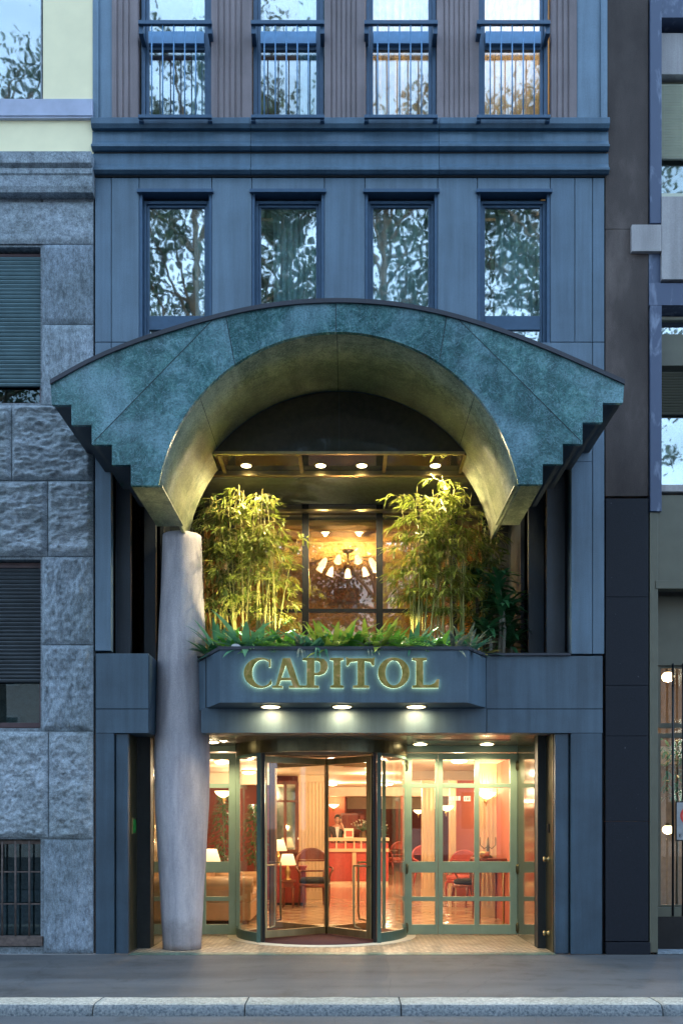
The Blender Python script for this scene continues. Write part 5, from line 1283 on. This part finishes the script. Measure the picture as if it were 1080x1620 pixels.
# granite cornice
gc = MB(); gc.yz([[(.1, Z(312)), (-.09, Z(312)), (-.11, Z(304)), (-.11, Z(287)), (-.125, Z(285)), (-.125, Z(278)), (-.10, Z(275)), (-.15, Z(271)), (-.15, Z(253)), (.1, Z(250))]], XW, X(145, -.13)); gc.build('stone_cornice', M['granite'], lb_, .004)
ys = MB(); ys.box(XW, X(148), -.0, .03, Z(251), Z(189)); ys.box(X(68), X(148), .0, .03, Z(160), 12.2); ys.each('plaster_wall', M['yellow'], lb_)
B(XW, X(148), -.05, .03, Z(187), Z(161)).box(XW, X(148), -.04, .02, Z(190), Z(187.5)).each('sill_course', M['lilac'], lb_)
def nb_window(par, x0, x1, z0, z1, y, fm, gm, wd=.04, name='window'):
    f = MB(); f.frame(x0, x1, z0, z1, y-.02, y+.04, wd); o = f.build(name, fm, par, .002); B(x0+wd, x1-wd, y+.01, y+.016, z0+wd, z1-wd).build('pane', gm, o); return o
def shutter_(par, x0, x1, z0, z1, y, mat, pitch=.045, name='roller_shutter'):
    s_ = MB(); n_ = int((z1-z0)/pitch)
    pts = [(y+.03, z0)]
    for i in range(n_): zz = z0+i*pitch; pts += [(y+.004, zz+.002), (y-.006, zz+pitch*.5), (y+.004, zz+pitch-.008), (y+.014, zz+pitch-.003)]
    pts += [(y+.03, z0+n_*pitch)]; s_.yz([pts], x0, x1)
    return s_.build(name, mat, par)
nb_window(lb_, XW, X(68), Z(160), 12.2, .05, M['white'], M['win'], .02)
B(XW, X(67), .3, .33, Z(165), 12.2).build('room_back', M['backing'], lb_)
w1 = nb_window(lb_, XW, X(63), Z(636), Z(393), .12, M['maroon'], M['darkglass'], .035); shutter_(w1, XW, X(61), Z(606), Z(398), .07, M['shutter'])
w2 = nb_window(lb_, XW, X(65), Z(1150), Z(886), .14, M['maroon'], M['darkglass'], .06); shutter_(w2, XW, X(64), Z(1078), Z(890), .08, M['shutter_dark'])
w3 = nb_window(lb_, XW, X(67), Z(1497), Z(1330), .10, M['iron'], M['darkglass'], .045)
for px in (-60, -38, -16, 2, 23, 45): MB().tube([(X(px), .03, Z(1482)), (X(px), .03, Z(1331))], .011, 6).build('bar', M['iron'], w3)
for py in (1380, 1431): B(XW, X(65), .035, .045, Z(py)-.008, Z(py)+.008).build('crossbar', M['iron'], w3)
B(XW, X(67), -.01, .1, Z(1497), Z(1482)).build('sill', M['iron'], w3)
# thin drain channel between the buildings
pp = MB(); pp.tube([(X(148.5), -.015, 0), (X(148.5), -.015, Z(320))], .012, 8); tag(pp.build('cable_pipe', M['steel']), 'thin pipe in the joint between granite building and hotel', 'pipe') if False else None

# ============================================================ RIGHT BUILDING
rb_ = empty('rendered_building', (4.2, 0, 0)); tag(rb_, 'brown and pinkish building with black granite pier right of the hotel', 'building')
x957, x1025, x1045 = X(957.5), X(1025), X(1045)
B(x957, x1025, -.0, .6, Z(785)+.004, Z(362)-.003).box(x957, x1025, -.0, .6, Z(362)+.003, 12.2).each('render_pier', M['render'], rb_)
bg_ = MB()
for t_, b_ in ((789, 945), (945, 1085), (1085, 1165), (1165, 1300), (1300, 1490)): bg_.box(x957, x1025, -.01, .6, Z(b_)+.003, Z(t_)-.001)
bg_.each('granite_pier', M['blackgranite'], rb_, .003)
B(x957, X(1027), -.035, .55, 0, Z(1491)).build('pier_plinth', M['blackgranite'], rb_, .003)
bs = MB(); bs.box(X(1027), x1045, -.03, .35, Z(355), Z(0)); bs.box(X(1026), x1045, -.0, .35, Z(450), Z(398)); bs.box(X(1026), X(1600), -.02, .35, Z(484), Z(449)); bs.box(X(1027), x1045, -.03, .35, Z(810), Z(485)); bs.box(X(1027), X(1600), -.0, .35, Z(27), 12.2)
bs.each('slate_surround', M['bloom'], rb_, .003)
tn = MB(); tn.box(X(997), X(1044), -.05, .34, Z(401), Z(359)); tn.box(X(1044)+.003, X(1600), -.045, .34, Z(445), Z(314)); tn.box(x1045, X(1600), .1, .36, Z(106), Z(40)); tn.box(x1045, X(1600), -.01, .3, Z(778), Z(767))
tn.each('pink_panel', M['tan'], rb_, .004)
B(x1045, X(1600), -.03, .1, Z(314), Z(308)).build('sill', M['blind'], rb_)
def rw(z0, z1, bz): 
    o = nb_window(rb_, x1045, X(1600), z0, z1, .22, M['olive'], M['win'], .03); shutter_(o, x1045+.01, X(1600), bz, z1-.02, .16, M['blind'], .032, 'roller_blind'); return o
rw(Z(310), Z(108), Z(235)); o = nb_window(rb_, x1045, X(1600), Z(768), Z(486), .22, M['blind'], M['win'], .035); shutter_(o, x1045+.01, X(1600), Z(645), Z(575), .17, M['olive'], .032, 'roller_blind')
B(x1045, X(1600), .12, .3, Z(570), Z(520)).build('blind_box', M['olive'], rb_)
B(x1045, X(1600), .5, .55, Z(930), 12.2).build('room_back', M['room'], rb_)
ol = MB(); ol.box(X(1027), X(1040), -.01, .5, 0.02, Z(811)); ol.box(X(1040), X(1600), .02, .1, Z(918), Z(782)); ol.box(X(1036), X(1600), -.02, .12, Z(932), Z(919)); ol.box(X(1040), X(1600), .35, .45, Z(1045), Z(932)-.001); ol.box(X(1040), X(1600), .3, .42, Z(1455), Z(1440))
ol.each('shop_front', M['olive'], rb_, .004)
df = MB(); y0 = .38; df.frame(X(1037, y0), X(1600, y0), Z(1152, y0), Z(1050, y0), y0, y0+.05, .06); df.frame(X(1037, y0), X(1600, y0), Z(1440, y0), Z(1160, y0), y0, y0+.05, .06)
dfo = df.build('glazed_door', M['olive'], rb_, .003)
B(X(1040, y0)+.05, X(1600, y0), y0+.02, y0+.026, Z(1438, y0), Z(1055, y0)).build('pane', M['win_low'], dfo)
for px in (1064, 1080, 1096, 1112): MB().tube([(X(px, .3), .3, Z(1450, .3)), (X(px, .3), .3, Z(1050, .3))], .014, 8).build('bar', M['black'], dfo)
B(X(1040), X(1600), -.0, .3, .0, .02).build('step', M['granite_s'], rb_); B(X(1040), X(1600), .31, .36, .02, Z(1455)).build('door_plinth', M['black'], rb_)
ri = MB(); ri.box(3.62, 8, 4.5, 4.6, 0, 4.0); ri.box(3.6, 3.64, .9, 4.5, 0, 4.0); ri.box(3.6, 8, .5, 4.6, 4.0, 4.05); ri.each('hall_wall', M['hallw'], rb_)
B(3.6, 8, .45, 4.6, -.02, .015).build('hall_floor', M['lobbyfloor'], rb_)
def globe(x, y, z, lbl, e):
    t = empty('wall_lamp', (x, y, z)); tag(t, lbl, 'lamp'); MB().ball((x, y, z), (.085, .085, .07), 14, 9).build('globe', M['bulb'], t); MB().lathe([(.05, .06), (.05, .09), (.0, .1)], (x, y, z), 12).build('mount', M['bronze'], t); lamp('POINT', 'lamp_glow', (x, y, z-.15), e, (1, .6, .28), .08, t)
globe(X(1056, 2.0), 2.0, Z(1071, 2.0), 'warm lamp behind the upper glass of the neighbouring doorway', 50); globe(X(1056, 3.4), 3.4, Z(1313, 3.4), 'small low lamp glowing inside the neighbouring hall', 8)
pt2 = empty('potted_plant', (X(1060, 1.5), 1.5, 0)); tag(pt2, 'leafy plant hanging behind the neighbouring glass door', 'plant')
lf = MB(); r_ = random.Random(9)
for i in range(160): leaf_quad(lf, (X(1070, 1.5)+r_.uniform(-.18, .25), 1.5+r_.uniform(-.15, .15), Z(1210, 1.5)+r_.uniform(-.45, .35)), Vector((r_.uniform(-1, 1), r_.uniform(-1, 1), r_.uniform(-.8, .4))), Vector((0, 0, 1)), .13, .05, .6)
lf.build('foliage', M['fern2'], pt2)['kind'] = 'stuff'; MB().tube([(X(1070, 1.5), 1.5, 0.3), (X(1070, 1.5)+.02, 1.5, Z(1180, 1.5))], [.02, .008], 6).build('stem', M['bark'], pt2); MB().lathe([(.14, .015), (.18, .34), (.15, .34), (.14, .3)], (X(1070, 1.5), 1.5, 0), 16).build('pot', M['bronze'], pt2)
# sign on the bars: red ring sign, partly outside the frame
ys_ = .27; ns = empty('no_parking_sign', (X(1090, ys_), ys_, Z(1300, ys_))); tag(ns, 'white notice with a red ring hung on the bars of the right hand door', 'sign')
xa, xb = X(1068, ys_), X(1112, ys_); B(xa, xb, ys_-.012, ys_, Z(1331, ys_), Z(1268, ys_)).build('board', M['black'], ns, .002); B(xa+.012, xb-.012, ys_-.015, ys_-.0122, Z(1329, ys_), Z(1270, ys_)).build('face', M['signgrey'], ns)
cxs, czs = (xa+xb)/2, Z(1291, ys_)
MB().xz([[(cxs+.115*math.cos(t*.2618), czs+.115*math.sin(t*.2618)) for t in range(24)], [(cxs+.085*math.cos(t*.2618), czs+.085*math.sin(t*.2618)) for t in range(24)]], ys_-.018, ys_-.0152).build('ring', M['redpaint'], ns)
MB().xz([[(cxs-.075, czs+.05), (cxs-.05, czs+.075), (cxs+.075, czs-.05), (cxs+.05, czs-.075)]], ys_-.0185, ys_-.0152).build('bar', M['redpaint'], ns)
ee = MB(); ex, ez = xa+.04, Z(1325, ys_)
for a_ in ((0, .006, 0, .04), (.006, .026, 0, .006), (.006, .022, .017, .023), (.006, .026, .034, .04)): ee.box(ex+a_[0], ex+a_[1], ys_-.0175, ys_-.0152, ez+a_[2], ez+a_[3])
ee.build('lettering', M['black'], ns)

# ============================================================ ACROSS THE STREET (seen in the glass)
ob_ = empty('opposite_building', (0, -34, 0)); tag(ob_, 'pale stone apartment block across the street mirrored in the hotel glass', 'building')
B(-26, 26, -46, -34, -.1, 15).build('wall', M['facade'], ob_); B(-26.3, 26.3, -46.3, -33.7, 15, 15.4).build('roof_edge', M['facade'], ob_)
for i in range(-7, 8):
    for j in range(4):
        x = i*3.3; z = 1.2+j*3.5; f = MB(); f.frame(x-.75, x+.75, z, z+2.1, -34.02, -33.94, .1); o = f.build('window', M['white'], ob_); B(x-.65, x+.65, -33.99, -33.97, z+.1, z+2.0).build('pane', M['darkglass'], o)
def plane_tree(x, y, h, seed, label, nl=26000, cr=5.2):
    t = empty('plane_tree', (x, y, -.1)); tag(t, label, 'tree', 'plane trees along the avenue behind the viewer'); r_ = random.Random(seed)
    tk = MB(); lf = MB(); tk.tube([(x, y, -.1), (x+.1, y, h*.2), (x-.05, y+.1, h*.42), (x, y, h*.7), (x, y, h*.9)], [.34, .28, .22, .12, .04], 12)
    clumps = []
    for i in range(80):
        a = r_.random()*6.28; z0_ = h*r_.uniform(.26, .85); rr = cr*r_.uniform(.35, 1)*(1-.55*max(0, (z0_/h-.6)/.4)); zt_ = min(h*1.0, z0_+r_.uniform(.5, 3.2))
        p0_ = Vector((x, y, z0_)); p2 = Vector((x+rr*math.cos(a), y+rr*math.sin(a)*.8, zt_)); pm = p0_.lerp(p2, .5)+Vector((r_.uniform(-.4, .4), r_.uniform(-.4, .4), r_.uniform(.2, .9)))
        tk.tube([p0_, pm, p2], [.07, .04, .012], 5, False)
        for u in (.5, .75, 1): clumps.append((p0_.lerp(pm, u*2) if u <= .5 else pm.lerp(p2, (u-.5)*2), r_.uniform(.35, .95)))
    for i in range(nl):
        c_, s_ = clumps[int(r_.random()*len(clumps))]; d = Vector((r_.gauss(0, 1), r_.gauss(0, 1), r_.gauss(0, .75)))*s_*.55; p = c_+d; sz = r_.uniform(.05, .105)
        n_ = Vector((r_.gauss(0, 1), r_.gauss(0, 1), r_.gauss(0, 1))).normalized(); a1 = n_.orthogonal().normalized(); a2 = n_.cross(a1); ro = r_.random()*3.1
        b1 = a1*math.cos(ro)+a2*math.sin(ro); b2 = n_.cross(b1)
        lf.add([p+b1*sz, p+b2*.8*sz, p-b1*.7*sz, p-b2*.8*sz], [(0, 1, 2, 3)])
    tk.build('trunk', M['bark'], t); lf.build('crown', M['leaf_tree'], t)
plane_tree(-4.6, -17.5, 27, 1, 'plane tree mirrored in the windows on the left side'); plane_tree(1.2, -18.5, 26, 2, 'plane tree mirrored in the windows right of centre'); plane_tree(6.4, -17, 27, 3, 'plane tree mirrored in the windows at the far right')
plane_tree(-11, -18, 27, 4, 'plane tree mirrored in the yellow building window', 16000)
plane_tree(-2.2, -22, 28, 5, 'taller plane tree standing behind the other two in the mirrored row')
